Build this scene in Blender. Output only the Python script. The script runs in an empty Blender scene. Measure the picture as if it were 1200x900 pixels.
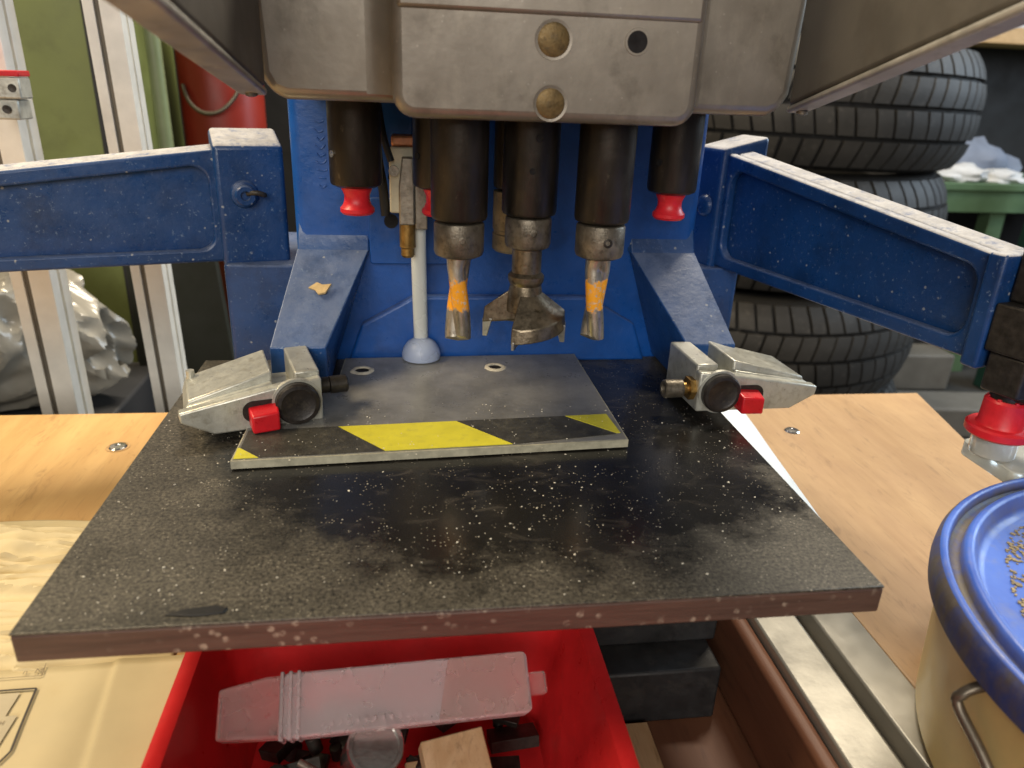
import bpy, bmesh, math, random
from mathutils import Vector, Matrix, noise
random.seed(7)
scene = bpy.context.scene
col = scene.collection
S = 0.001                      # everything below is laid out in millimetres

# ------------------------------------------------------------------ camera
cam_d = bpy.data.cameras.new('camera'); cam = bpy.data.objects.new('camera', cam_d); col.objects.link(cam)
RX = Vector((0.99093, -0.12903, 0.03754)); UP = Vector((0.01409, 0.37757, 0.92588)); FW = Vector((0.13364, 0.91695, -0.37596))
M4 = Matrix.Identity(4)
for i in range(3):
    M4[i][0] = RX[i]; M4[i][1] = UP[i]; M4[i][2] = -FW[i]
M4.translation = Vector((-43.5, -303., 128.)) * S
cam.matrix_world = M4
cam_d.sensor_width = 36; cam_d.lens = 26.0; cam_d.clip_start = 0.01; cam_d.clip_end = 50
cam_d.dof.use_dof = True; cam_d.dof.focus_distance = 0.30; cam_d.dof.aperture_fstop = 15
scene.camera = cam

# ------------------------------------------------------------------ world and lamps
w = bpy.data.worlds.new('World'); scene.world = w; w.use_nodes = True
bg = w.node_tree.nodes['Background']; bg.inputs[0].default_value = (1.0, 0.94, 0.86, 1); bg.inputs[1].default_value = 0.10
def area(name, loc, target, sx, sy, power, color):
    l = bpy.data.lights.new(name, 'AREA'); l.shape = 'RECTANGLE'; l.size = sx; l.size_y = sy; l.energy = power; l.color = color
    o = bpy.data.objects.new(name, l); col.objects.link(o); o.location = loc
    o.rotation_euler = (Vector(target) - Vector(loc)).to_track_quat('-Z', 'Y').to_euler()
    return o
area('ceiling_tube_light', (0.34, 0.78, 1.50), (0, 0, 0), 1.0, 0.14, 44, (1.0, 0.88, 0.70))
area('ceiling_tube_light', (-1.15, 0.10, 1.30), (-0.05, 0, 0), 0.9, 0.20, 26, (1.0, 0.80, 0.52))
area('window_light', (2.1, 0.5, 0.85), (0.1, 0.1, 0.0), 1.0, 1.1, 26, (0.70, 0.85, 1.0))
area('room_light', (-0.5, -2.2, 0.9), (0, 0, 0.05), 1.6, 1.0, 34, (1.0, 0.94, 0.86))
scene.view_settings.view_transform = 'Standard'; scene.view_settings.look = 'None'
scene.view_settings.exposure = 0.12; scene.view_settings.gamma = 1.0
scene.render.engine = 'CYCLES'

# ------------------------------------------------------------------ materials
class NT:
    def __init__(s, name):
        s.m = bpy.data.materials.new(name); s.m.use_nodes = True
        s.t = s.m.node_tree; s.p = s.t.nodes['Principled BSDF']
        tc = s.n('ShaderNodeTexCoord'); mp = s.n('ShaderNodeMapping'); mp.inputs['Scale'].default_value = (1000, 1000, 1000)
        s.l(tc.outputs['Object'], mp.inputs['Vector']); s.co = mp.outputs['Vector']
    def n(s, k): return s.t.nodes.new(k)
    def l(s, a, b): s.t.links.new(a, b)
    def map(s, scale, rot=(0, 0, 0)):
        mp = s.n('ShaderNodeMapping'); mp.inputs['Scale'].default_value = scale; mp.inputs['Rotation'].default_value = rot
        s.l(s.co, mp.inputs['Vector']); return mp.outputs['Vector']
    def noise(s, scale, detail=4, rough=.55, co=None, dist=0):
        n = s.n('ShaderNodeTexNoise'); n.inputs['Scale'].default_value = scale; n.inputs['Detail'].default_value = detail
        n.inputs['Roughness'].default_value = rough; n.inputs['Distortion'].default_value = dist
        s.l(co or s.co, n.inputs['Vector']); return n.outputs['Fac']
    def vor(s, scale, co=None, feat='F1', rnd=1.0):
        n = s.n('ShaderNodeTexVoronoi'); n.feature = feat; n.inputs['Scale'].default_value = scale; n.inputs['Randomness'].default_value = rnd
        s.l(co or s.co, n.inputs['Vector']); return n.outputs['Distance']
    def rng(s, v, a, b, c=0., d=1.):
        n = s.n('ShaderNodeMapRange'); s.l(v, n.inputs['Value'])
        for k, x in zip(('From Min', 'From Max', 'To Min', 'To Max'), (a, b, c, d)): n.inputs[k].default_value = x
        return n.outputs['Result']
    def math(s, op, a, b):
        n = s.n('ShaderNodeMath'); n.operation = op
        for i, x in enumerate((a, b)):
            if isinstance(x, (int, float)): n.inputs[i].default_value = x
            else: s.l(x, n.inputs[i])
        return n.outputs[0]
    def mix(s, f, a, b):
        n = s.n('ShaderNodeMix'); n.data_type = 'RGBA'
        if isinstance(f, (int, float)): n.inputs[0].default_value = f
        else: s.l(f, n.inputs[0])
        for i, x in ((6, a), (7, b)):
            if isinstance(x, tuple): n.inputs[i].default_value = (*x, 1)
            else: s.l(x, n.inputs[i])
        return n.outputs[2]
    def color(s, c):
        if isinstance(c, tuple): s.p.inputs['Base Color'].default_value = (*c, 1)
        else: s.l(c, s.p.inputs['Base Color'])
    def rough(s, v):
        if isinstance(v, (int, float)): s.p.inputs['Roughness'].default_value = v
        else: s.l(v, s.p.inputs['Roughness'])
    def set(s, **k):
        for a, v in k.items(): s.p.inputs[a.replace('_', ' ')].default_value = v
    def bump(s, h, strength=.3, dist=.2):
        b = s.n('ShaderNodeBump'); b.inputs['Strength'].default_value = strength; b.inputs['Distance'].default_value = dist * S
        s.l(h, b.inputs['Height']); s.l(b.outputs['Normal'], s.p.inputs['Normal'])

MATS = {}
def simple(name, c, rough=.5, metal=0., var=.25, vs=.05, bump=.15, bs=.6, dirt=None, dirt_amt=.5, trans=0., ior=1.45, spec=.5):
    if name in MATS: return MATS[name]
    t = NT(name)
    dk = tuple(x * (1 - var) for x in c); lt = tuple(min(1, x * (1 + var)) for x in c)
    cc = t.mix(t.rng(t.noise(vs, 6, .6), .3, .7), dk, lt)
    if dirt:
        f = t.rng(t.noise(vs * 2.3, 7, .68), .52, .72, 0, dirt_amt); cc = t.mix(f, cc, dirt)
    t.color(cc); t.rough(t.rng(t.noise(vs * 4, 5), .3, .7, rough * .8, min(1, rough * 1.2)))
    t.set(Metallic=metal, Transmission_Weight=trans, IOR=ior, Specular_IOR_Level=spec)
    if bump: t.bump(t.noise(bs, 4), bump, .3)
    MATS[name] = t.m
    return t.m

def blue_paint(name, c, chips=True, dust=.35, seed=0.):
    t = NT(name)
    base = t.mix(t.rng(t.noise(.03, 6, .6), .3, .7), tuple(x * .75 for x in c), tuple(x * 1.25 for x in c))
    # settled dust on faces that look up
    g = t.n('ShaderNodeNewGeometry'); sp = t.n('ShaderNodeSeparateXYZ'); t.l(g.outputs['Normal'], sp.inputs[0])
    up = t.rng(sp.outputs['Z'], .35, .9, 0, 1)
    f = t.math('MULTIPLY', up, t.rng(t.noise(.12, 7, .7), .25, .75, dust * .35, dust))
    base = t.mix(f, base, (.36, .385, .42))
    base = t.mix(t.rng(t.noise(.045, 7, .7), .52, .72, 0, .6), base, tuple(x * .38 for x in c))
    if chips:
        v = t.vor(.16); nn = t.noise(.07, 3)
        m = t.math('MULTIPLY', t.rng(t.math('ADD', v, t.math('MULTIPLY', t.noise(.9, 3), .16)), .20, .15, 0, 1), t.rng(nn, .47, .54, 0, 1))
        base = t.mix(t.math('MULTIPLY', m, .65), base, (.42, .43, .42))
        m2 = t.math('MULTIPLY', t.rng(t.noise(.5, 6, .7), .60, .68, 0, 1), .6)
        base = t.mix(m2, base, (.20, .27, .38))
    t.color(base); t.rough(t.rng(t.noise(.08, 6, .65), .3, .7, .22, .50))
    t.bump(t.noise(.35, 5, .6), .35, .5)
    return t.m

M = {}
M['blue'] = blue_paint('blue_enamel', (.009, .048, .165))
M['blue_col'] = blue_paint('blue_enamel_column', (.008, .078, .33), chips=False, dust=.3)
M['blue_dusty'] = blue_paint('blue_enamel_dusty', (.014, .066, .22), chips=True, dust=.50)
M['blue_worn_top'] = blue_paint('blue_enamel_worn', (.012, .055, .26), chips=True, dust=1.0)

def cast_metal():
    t = NT('cast_grey_metal')
    a = t.mix(t.rng(t.noise(.022, 7, .62), .3, .72), (.19, .166, .134), (.33, .296, .248))
    b = t.mix(t.rng(t.noise(.16, 6, .7, t.map((1, 1, .45))), .5, .8, 0, .45), a, (.38, .34, .27))
    c = t.mix(t.rng(t.noise(.07, 5, .65), .56, .75, 0, .5), b, (.09, .075, .055))
    c = t.mix(t.rng(t.vor(.22), .10, .05, 0, .35), c, (.45, .42, .36))
    t.color(c); t.rough(t.rng(t.noise(.06, 5), .3, .7, .30, .46)); t.set(Metallic=.5)
    t.bump(t.noise(.12, 5, .55), .22, .5); return t.m
M['cast'] = cast_metal()
M['plate_grey'] = simple('grey_guard_plate', (.125, .118, .105), .48, .3, .35, .02, .2, .3, (.09, .08, .065), .6)
M['plate_edge'] = simple('lit_guard_edge', (.46, .45, .42), .42, .5, .25, .05, .2, .5, (.16, .14, .11), .5)  # light on the guard's lower edge put into a paler colour
def black_steel():
    t = NT('blackened_steel')
    a = t.mix(t.rng(t.noise(.10, 6, .6, t.map((1, 1, .25))), .35, .75), (.020, .017, .014), (.060, .050, .040))
    a = t.mix(t.rng(t.noise(.35, 5, .7, t.map((1, 1, .5))), .62, .75, 0, .5), a, (.14, .12, .09))
    t.color(a); t.rough(t.rng(t.noise(.2, 4), .3, .7, .30, .50)); t.set(Metallic=.6)
    t.bump(t.noise(.8, 4), .2, .3); return t.m
M['steel_black'] = black_steel()
M['collar'] = simple('worn_collar_steel', (.17, .147, .112), .42, .6, .5, .15, .5, 1.2, (.03, .025, .02), .8)
M['bronze'] = simple('dull_bronze_collar', (.22, .185, .12), .45, .5, .4, .15, .4, .8, (.03, .025, .02), .8)
M['red_cap'] = simple('red_plastic_cap', (.62, .018, .028), .38, 0, .15, .2, .1)
M['red_lever'] = simple('red_plastic_lever', (.58, .012, .02), .32, 0, .15, .2, .08)
M['zinc'] = simple('zinc_die_casting', (.52, .52, .46), .34, .45, .22, .10, .3, .8, (.22, .18, .11), .55)
M['knob'] = simple('black_plastic_knob', (.020, .016, .014), .42, 0, .5, .25, .3, 1.5, (.07, .055, .035), .5)
M['bolt'] = simple('dark_bolt_steel', (.045, .040, .034), .45, .6, .4, .3, .2)
M['brass'] = simple('tarnished_brass', (.33, .20, .06), .38, .8, .4, .3, .2, 1, (.10, .06, .02), .6)
M['plug'] = simple('brass_plug', (.17, .115, .045), .5, .5, .4, .2, .4, .9, (.06, .045, .03), .7)
M['black'] = simple('black_cavity', (.006, .005, .005), .8, 0, .1, .05, 0)
M['cream'] = simple('cream_plastic', (.62, .58, .44), .45, 0, .12, .1, .1, .5, (.3, .25, .15), .4)
M['bracket'] = simple('nickel_bracket', (.30, .27, .22), .38, .7, .3, .15, .3, .6, (.12, .09, .05), .6)
M['copper'] = simple('copper_block', (.55, .24, .12), .4, .5, .25, .3, .2)
M['hose'] = simple('milky_hose', (.62, .64, .62), .30, 0, .08, .1, .05, .5, None, 0, .30)
M['cup'] = simple('milky_cup', (.42, .50, .66), .25, 0, .10, .1, .05, .5, None, 0, .45)
M['cable'] = simple('black_cable', (.012, .012, .013), .5)

def bit_steel(name, z0, z1, wander):
    t = NT(name)
    a = t.mix(t.rng(t.noise(.35, 6, .65, t.map((1, 1, .4))), .3, .7), (.34, .30, .23), (.68, .64, .56))
    a = t.mix(t.rng(t.noise(.5, 5, .7), .58, .72, 0, .75), a, (.09, .065, .04))
    if z0 is not None:
        sx = t.n('ShaderNodeSeparateXYZ'); t.l(t.co, sx.inputs[0])
        z = t.math('ADD', sx.outputs['Z'], t.rng(t.noise(.4, 3), 0, 1, -wander, wander))
        f = t.math('MULTIPLY', t.rng(z, z0, z0 + .8), t.rng(z, z1, z1 - .8))
        a = t.mix(t.math('MULTIPLY', f, t.rng(t.noise(.45, 5, .7), .36, .46, .1, 1)), a, (.95, .40, .02))
        mm = t.n('ShaderNodeMath'); mm.operation = 'MULTIPLY_ADD'; t.l(f, mm.inputs[0]); mm.inputs[1].default_value = -.8; mm.inputs[2].default_value = .85
        t.l(mm.outputs[0], t.p.inputs['Metallic'])
    else: t.set(Metallic=.85)
    t.color(a); t.rough(.34); t.bump(t.noise(1.2, 3), .15, .2); return t.m
M['drill'] = bit_steel('drill_steel_orange_band', 49, 61, 3.4)
M['forstner'] = simple('boring_bit_steel', (.20, .165, .115), .36, .8, .45, .2, .4, .7, (.05, .038, .022), .85)
M['carbide'] = simple('bright_carbide', (.42, .41, .38), .32, .7, .3, .3)

def laminate():
    t = NT('black_laminate_dusty')
    c = t.mix(t.rng(t.noise(.03, 5), .3, .7), (.008, .0075, .007), (.018, .017, .015))
    # fine sawdust film, thinned in an oval: head's shadow painted in, plus panel rubbing
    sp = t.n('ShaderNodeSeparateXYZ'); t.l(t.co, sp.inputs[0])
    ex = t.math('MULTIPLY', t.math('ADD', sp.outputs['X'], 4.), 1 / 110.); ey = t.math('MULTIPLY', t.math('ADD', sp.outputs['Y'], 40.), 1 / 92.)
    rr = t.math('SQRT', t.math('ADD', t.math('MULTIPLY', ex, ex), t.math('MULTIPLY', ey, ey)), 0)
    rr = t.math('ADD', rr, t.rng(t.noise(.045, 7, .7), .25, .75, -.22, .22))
    wear_shade = t.rng(rr, .90, 1.10, .015, 1)
    film = t.math('MULTIPLY', t.rng(t.noise(.85, 6, .85), .40, .64, 0, 1), t.math('MULTIPLY', wear_shade, t.rng(t.noise(.05, 6, .65), .3, .7, .45, .95)))
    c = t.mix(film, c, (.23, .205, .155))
    # larger flecks
    v = t.vor(.65); k = t.math('MULTIPLY', t.rng(v, .20, .10, 0, 1), t.rng(t.noise(.11, 4), .46, .58, 0, .8))
    c = t.mix(k, c, (.42, .38, .30))
    # wiped smears
    sm = t.math('MULTIPLY', t.rng(t.noise(.055, 5, .6, t.map((1, 2.2, 1), (0, 0, .5)), 1.2), .56, .70, 0, 1), .22)
    c = t.mix(sm, c, (.16, .14, .115))
    t.color(c)
    ro = t.math('ADD', t.rng(t.noise(.05, 6, .6), .3, .7, .14, .30), t.math('MULTIPLY', wear_shade, .22)); t.rough(ro)
    t.bump(t.noise(1.2, 5), .2, .15); return t.m
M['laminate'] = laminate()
def core():
    t = NT('brown_phenolic_core')
    c = t.mix(t.rng(t.noise(.12, 6, .65, t.map((.25, 1, 3))), .3, .7), (.062, .032, .024), (.125, .068, .050))
    k = t.math('MULTIPLY', t.rng(t.vor(.28), .34, .20, 0, 1), t.rng(t.noise(.035, 3), .44, .56, 0, .75))
    k = t.math('MULTIPLY', k, t.rng(t.noise(.9, 4), .35, .6))
    c = t.mix(k, c, (.42, .34, .26)); t.color(c); t.rough(.55); t.bump(t.noise(.6, 5, .6, t.map((.3, 1, 2))), .5, .4); return t.m
M['core'] = core()
def scuffed():
    t = NT('scuffed_grey_sheet')
    c = t.mix(t.rng(t.noise(.045, 7, .65), .3, .7), (.15, .148, .138), (.31, .305, .285))
    c = t.mix(t.rng(t.noise(.25, 6, .7, t.map((1, .4, 1), (0, 0, .3))), .55, .75, 0, .5), c, (.38, .365, .33))
    t.color(c); t.rough(t.rng(t.noise(.15, 6, .7), .3, .7, .24, .44)); t.set(Metallic=.25)
    t.bump(t.noise(1.0, 5), .15, .2); return t.m
M['sheet'] = scuffed()
M['sheet_edge'] = simple('pale_sheet_edge', (.42, .40, .30), .4, 0, .25, .2, .2)
M['burr'] = simple('pale_burr', (.58, .54, .44), .6, 0, .2, .4, .5, 1.5)
M['tape_y'] = simple('yellow_tape', (.68, .62, .045), .45, 0, .10, .1, .15, .6, (.35, .32, .08), .35)
M['tape_k'] = simple('black_tape', (.045, .043, .036), .5, 0, .35, .15, .4, 1.5, (.13, .12, .09), .6)
def wood(name, a, b, stain, rot=0., sc=1.):
    t = NT(name)
    co = t.map((1 * sc, .10 * sc, 1 * sc), (0, 0, rot))
    c = t.mix(t.rng(t.noise(.09, 6, .6, co, .6), .3, .7), a, b)
    c = t.mix(t.rng(t.noise(.028, 5, .6, t.map((1, .45, 1), (0, 0, rot))), .45, .75, 0, .6), c, stain)
    c = t.mix(t.rng(t.noise(.5, 4, .6, co), .56, .72, 0, .35), c, tuple(x * .55 for x in a))
    c = t.mix(t.rng(t.noise(.14, 6, .72, t.map((1, .22, 1), (0, 0, rot)), .8), .56, .70, 0, .6), c, tuple(x * .5 for x in stain))
    c = t.mix(t.rng(t.noise(.02, 4, .6, t.map((1, .6, 1), (.3, 0, rot))), .5, .7, 0, .5), c, tuple(min(1, x * 1.15) for x in b))
    t.color(c); t.rough(.55); t.bump(t.noise(.6, 4, .6, co), .25, .3); return t.m
M['ply_l'] = wood('birch_panel_warm', (.46, .275, .10), (.57, .36, .145), (.44, .23, .08), .15)
M['ply_r'] = wood('birch_panel', (.38, .235, .115), (.48, .315, .165), (.34, .20, .11), -.1)
M['ply_edge'] = wood('birch_edge', (.40, .24, .10), (.55, .36, .17), (.30, .17, .07), 1.57)
M['brown_board'] = wood('red_brown_board', (.12, .045, .022), (.17, .07, .035), (.09, .035, .02))
M['offcut'] = wood('pine_offcut', (.46, .29, .14), (.60, .42, .24), (.42, .24, .11), 1.2, 2)
M['alu'] = simple('anodised_aluminium', (.42, .40, .345), .36, .6, .10, .015, .1, .5, (.36, .33, .27), .25)
M['alu_warm'] = simple('extrusion_aluminium', (.82, .79, .71), .42, .12, .08, .05, .1)
M['groove'] = simple('extrusion_groove', (.16, .14, .11), .6, .3, .2, .05, .1)
M['paper'] = simple('cream_paper', (.58, .48, .28), .65, 0, .10, .02, .25, .10, (.52, .40, .20), .4)
M['paper_white'] = simple('white_paper', (.70, .76, .80), .6, 0, .06, .05, .1)
M['ink'] = simple('black_ink', (.05, .042, .035), .7, 0, .2)
M['ink_faint'] = simple('faded_ink', (.24, .19, .12), .7, 0, .2)
M['bin'] = simple('red_bin_plastic', (.58, .020, .022), .33, 0, .18, .03, .12, .3, (.30, .02, .012), .4)
def frosted(name, c, tr):
    t = NT(name); t.color(c); t.rough(t.rng(t.noise(.06, 3), .3, .7, .22, .34)); t.set(Transmission_Weight=tr, IOR=1.30, Specular_IOR_Level=.6)
    t.bump(t.noise(.05, 2), .1, .5); return t.m
M['boxclear'] = frosted('frosted_box_plastic', (.95, .84, .84), .70)
M['boxlid'] = frosted('frosted_box_lid', (.97, .80, .76), .88)
M['hose'] = frosted('milky_hose', (.74, .76, .72), .12)
M['cup'] = frosted('milky_cup', (.55, .64, .84), .35)
M['rubber_block'] = simple('black_block', (.018, .018, .019), .55, 0, .4, .05, .3, .4, (.05, .045, .04), .5)
M['silver'] = simple('silver_tin', (.65, .63, .60), .22, .95, .1)
def lid_mat():
    t = NT('blue_lid_plastic')
    c = t.mix(t.rng(t.noise(.03, 6, .6), .3, .7), (.035, .095, .46), (.065, .16, .60))
    g = t.n('ShaderNodeNewGeometry'); sp = t.n('ShaderNodeSeparateXYZ'); t.l(g.outputs['Normal'], sp.inputs[0])
    up = t.rng(sp.outputs['Z'], .2, .75, 1, 0)
    d = t.math('MULTIPLY', t.rng(t.noise(.05, 7, .7, t.map((1, 1, .4))), .40, .62, .99, .30), up)
    c = t.mix(d, c, (.15, .125, .10))
    c = t.mix(t.rng(t.noise(.09, 7, .7), .52, .74, 0, .5), c, (.20, .18, .15))
    t.color(c); t.rough(t.rng(t.noise(.1, 5), .3, .7, .30, .55)); t.bump(t.noise(.4, 4), .2, .3); return t.m
M['lidblue'] = lid_mat()
def lid_dirty():
    t = NT('grimy_blue_plastic')
    c = t.mix(t.rng(t.noise(.045, 7, .7, t.map((1, 1, .5))), .44, .60), (.115, .098, .080), (.035, .065, .26))
    c = t.mix(t.rng(t.noise(.3, 6, .7), .5, .75, 0, .5), c, (.20, .175, .14))
    t.color(c); t.rough(.55); t.bump(t.noise(.5, 4), .3, .3); return t.m
M['lid_dirty'] = lid_dirty()
M['liddust'] = simple('sawdust_film', (.26, .21, .12), .85, 0, .4, .2, .6, 1.2)
M['tub'] = simple('cream_tub_plastic', (.90, .68, .28), .35, 0, .15, .03, .1, .3, None, 0, .18)
M['wire'] = simple('steel_wire', (.20, .17, .13), .4, .7)
def rubber():
    t = NT('tyre_rubber')
    c = t.mix(t.rng(t.noise(.012, 6, .65), .3, .7), (.024, .0225, .021), (.050, .047, .043))
    c = t.mix(t.rng(t.noise(.08, 6, .7), .58, .75, 0, .6), c, (.12, .11, .10)); t.color(c); t.rough(.62); t.bump(t.noise(.3, 4), .3, 1); return t.m
M['tyre'] = rubber()
M['tyre_groove'] = simple('tyre_groove_rubber', (.012, .0115, .011), .75, 0, .3, .02, .3)
M['olive'] = simple('olive_enamel', (.16, .19, .06), .45, 0, .15, .01, .1, .1, (.09, .10, .035), .5)
M['olive_pale'] = simple('pale_olive_enamel', (.22, .26, .13), .4, 0, .15, .02, .1)
M['redsteel'] = simple('red_enamel', (.27, .024, .013), .42, 0, .2, .008, .1, .1, (.24, .02, .01), .6)
M['bag'] = simple('crumpled_film', (.24, .225, .19), .20, .0, .3, .02, .1, .1)
M['floor'] = simple('dark_concrete', (.040, .038, .035), .8, 0, .35, .008, .3, .05)
M['wall'] = simple('unlit_wall', (.020, .019, .018), .85, 0, .3, .003, .2, .05)  # near-black colour stands in for the unlit depth of the workshop
M['concrete'] = simple('grey_timber', (.17, .155, .13), .7, 0, .2, .01, .3, .1, (.12, .10, .08), .5)
M['shelfwood'] = wood('shelf_wood', (.55, .33, .13), (.70, .46, .22), (.50, .28, .10), 1.57, .3)
M['green'] = simple('machine_green', (.10, .17, .085), .5, 0, .15, .01, .1)
M['green_dark'] = simple('dark_green', (.012, .045, .032), .5, 0, .15, .01, .1)
M['shade_green'] = simple('green_black_shade', (.012, .014, .009), .7, 0, .3, .01, .2)  # near-black green that paints shade low on the cabinet
M['cloth'] = simple('white_rag', (.62, .62, .62), .85, 0, .15, .02, .5, .1)
M['cloth_blue'] = simple('grey_blue_rag', (.20, .23, .30), .85, 0, .2, .02, .5, .1)
M['amber'] = simple('amber_box', (.50, .25, .10), .6, 0, .2, .02, .2)
M['panel_dark'] = simple('charcoal_board', (.022, .022, .024), .7, 0, .2, .005, .2)
M['wchip'] = simple('wood_chip', (.62, .45, .22), .8, 0, .2, .3, .3)

M['flake'] = simple('pale_flake', (.66, .62, .52), .8, 0, .2, .3, .3)

# ------------------------------------------------------------------ geometry helpers
def finish(name, bm, mat, parent=None, smooth=None, bev=0, seg=2, merge=True):
    if merge: bmesh.ops.remove_doubles(bm, verts=bm.verts, dist=1e-4)
    bmesh.ops.recalc_face_normals(bm, faces=bm.faces)
    bmesh.ops.scale(bm, verts=bm.verts, vec=(S, S, S))
    me = bpy.data.meshes.new(name); bm.to_mesh(me); bm.free()
    me.materials.append(mat)
    o = bpy.data.objects.new(name, me); col.objects.link(o)
    if smooth is not None:
        for p in me.polygons: p.use_smooth = True
        me.set_sharp_from_angle(angle=math.radians(smooth))
    if bev:
        b = o.modifiers.new('bevel', 'BEVEL'); b.width = bev * S; b.segments = seg; b.limit_method = 'ANGLE'; b.angle_limit = math.radians(32)
        for p in me.polygons: p.use_smooth = True
        me.set_sharp_from_angle(angle=math.radians(34))
        b.harden_normals = False
    if parent: attach(o, parent)
    return o
def attach(o, parent):
    o.parent = parent
    if parent.type == 'EMPTY': o.matrix_parent_inverse = Matrix.Translation(-parent.location)
def thing(name, label, cat, loc, group=None):
    o = bpy.data.objects.new(name, None); col.objects.link(o); o.location = Vector(loc) * S; o.empty_display_size = .02
    return tag(o, label, cat, group)
def tag(o, label, cat, group=None):
    o['label'] = label; o['category'] = cat
    if group: o['group'] = group
    return o
def struct(o): o['kind'] = 'structure'; return o

def box(bm, x0, x1, y0, y1, z0, z1, mt=None):
    vs = [Vector((x, y, z)) for x in (x0, x1) for y in (y0, y1) for z in (z0, z1)]
    if mt is not None: vs = [mt @ v for v in vs]
    v = [bm.verts.new(p) for p in vs]
    for f in ((0, 1, 3, 2), (4, 6, 7, 5), (0, 4, 5, 1), (2, 3, 7, 6), (0, 2, 6, 4), (1, 5, 7, 3)): bm.faces.new([v[i] for i in f])
def hexa(bm, pts):      # 4 bottom then 4 top, same order
    v = [bm.verts.new(p) for p in pts]
    for f in ((0, 1, 2, 3), (4, 7, 6, 5), (0, 4, 5, 1), (1, 5, 6, 2), (2, 6, 7, 3), (3, 7, 4, 0)): bm.faces.new([v[i] for i in f])
def prism(bm, pts, fn, a, b):      # 2-D polygon, fn(u,v,w) to 3-D, from w=a to w=b
    lo = [bm.verts.new(fn(u, v, a)) for u, v in pts]; hi = [bm.verts.new(fn(u, v, b)) for u, v in pts]
    bm.faces.new(lo); bm.faces.new(hi[::-1]); n = len(pts)
    for i in range(n): bm.faces.new((lo[i], lo[(i + 1) % n], hi[(i + 1) % n], hi[i]))
def frame(origin, zdir, xdir=None):
    z = Vector(zdir).normalized(); x = Vector(xdir) if xdir else (Vector((1, 0, 0)) if abs(z.x) < .8 else Vector((0, 1, 0)))
    y = z.cross(x).normalized(); x = y.cross(z).normalized()
    m = Matrix.Identity(4)
    for i in range(3): m[i][0] = x[i]; m[i][1] = y[i]; m[i][2] = z[i]
    m.translation = Vector(origin); return m
def lathe(bm, prof, mt=None, n=32, cap=True, a0=0., a1=2 * math.pi):
    mt = mt or Matrix.Identity(4); rings = []
    for r, z in prof:
        if r < 1e-6: rings.append([bm.verts.new(mt @ Vector((0, 0, z)))])
        else: rings.append([bm.verts.new(mt @ Vector((r * math.cos(2 * math.pi * k / n), r * math.sin(2 * math.pi * k / n), z))) for k in range(n)])
    for A, B in zip(rings, rings[1:]):
        for k in range(n):
            k2 = (k + 1) % n
            q = [A[0]] if len(A) == 1 else [A[k], A[k2]]
            q += [B[0]] if len(B) == 1 else [B[k2], B[k]]
            if len(q) > 2: bm.faces.new(q)
    if cap:
        for r in (rings[0], rings[-1]):
            if len(r) > 2: bm.faces.new(r)
def tube(bm, pts, rad, n=10, closed=False):
    pts = [Vector(p) for p in pts]; rings = []
    for i, p in enumerate(pts):
        d = (pts[min(i + 1, len(pts) - 1)] - pts[max(i - 1, 0)]); m = frame(p, d, (0.31, .77, .55))
        r = rad[i] if isinstance(rad, (list, tuple)) else rad
        rings.append([bm.verts.new(m @ Vector((r * math.cos(2 * math.pi * k / n), r * math.sin(2 * math.pi * k / n), 0))) for k in range(n)])
    for A, B in zip(rings, rings[1:]):
        for k in range(n): bm.faces.new((A[k], A[(k + 1) % n], B[(k + 1) % n], B[k]))
    bm.faces.new(rings[0]); bm.faces.new(rings[-1][::-1])
def smoothpath(pts, k=6):
    P = [Vector(p) for p in pts]; out = []
    for i in range(len(P) - 1):
        a, b, c, d = P[max(i - 1, 0)], P[i], P[i + 1], P[min(i + 2, len(P) - 1)]
        for j in range(k):
            t = j / k; out.append(.5 * ((2 * b) + (c - a) * t + (2 * a - 5 * b + 4 * c - d) * t * t + (3 * b - a - 3 * c + d) * t ** 3))
    out.append(P[-1]); return out
def slab_with_holes(bm, outline, holes, fn, a, b):     # outline, holes in 2-D; a..b along the normal
    loops = []
    for L in [outline] + holes:
        v = [bm.verts.new(fn(u, w_, a)) for u, w_ in L]; e = [bm.edges.new((v[i], v[(i + 1) % len(v)])) for i in range(len(v))]; loops.append((v, e))
    r = bmesh.ops.triangle_fill(bm, edges=[e for _, es in loops for e in es], use_beauty=True)
    faces = [g for g in r['geom'] if isinstance(g, bmesh.types.BMFace)]
    top = {}
    for (v, _), L in zip(loops, [outline] + holes):
        for x, (u, w_) in zip(v, L): top[x] = bm.verts.new(fn(u, w_, b))
    for f in faces: bm.faces.new([top[x] for x in f.verts][::-1])
    for v, _ in loops:
        for i in range(len(v)):
            j = (i + 1) % len(v); bm.faces.new((v[i], v[j], top[v[j]], top[v[i]]))
def circ(cx, cy, r, n=20): return [(cx + r * math.cos(2 * math.pi * k / n), cy + r * math.sin(2 * math.pi * k / n)) for k in range(n)]
def rrect(x0, x1, y0, y1, r, n=5):
    out = []
    for cx, cy, a in ((x1 - r, y1 - r, 0), (x0 + r, y1 - r, 90), (x0 + r, y0 + r, 180), (x1 - r, y0 + r, 270)):
        for k in range(n + 1):
            t = math.radians(a + 90 * k / n); out.append((cx + r * math.cos(t), cy + r * math.sin(t)))
    return out
NB = bmesh.new
XY = lambda u, v, w_: Vector((u, v, w_))
XZ = lambda u, v, w_: Vector((u, w_, v))
YZ = lambda u, v, w_: Vector((w_, u, v))

BENCH = -60.; LOW = -100.; FLOOR = -520.

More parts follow.
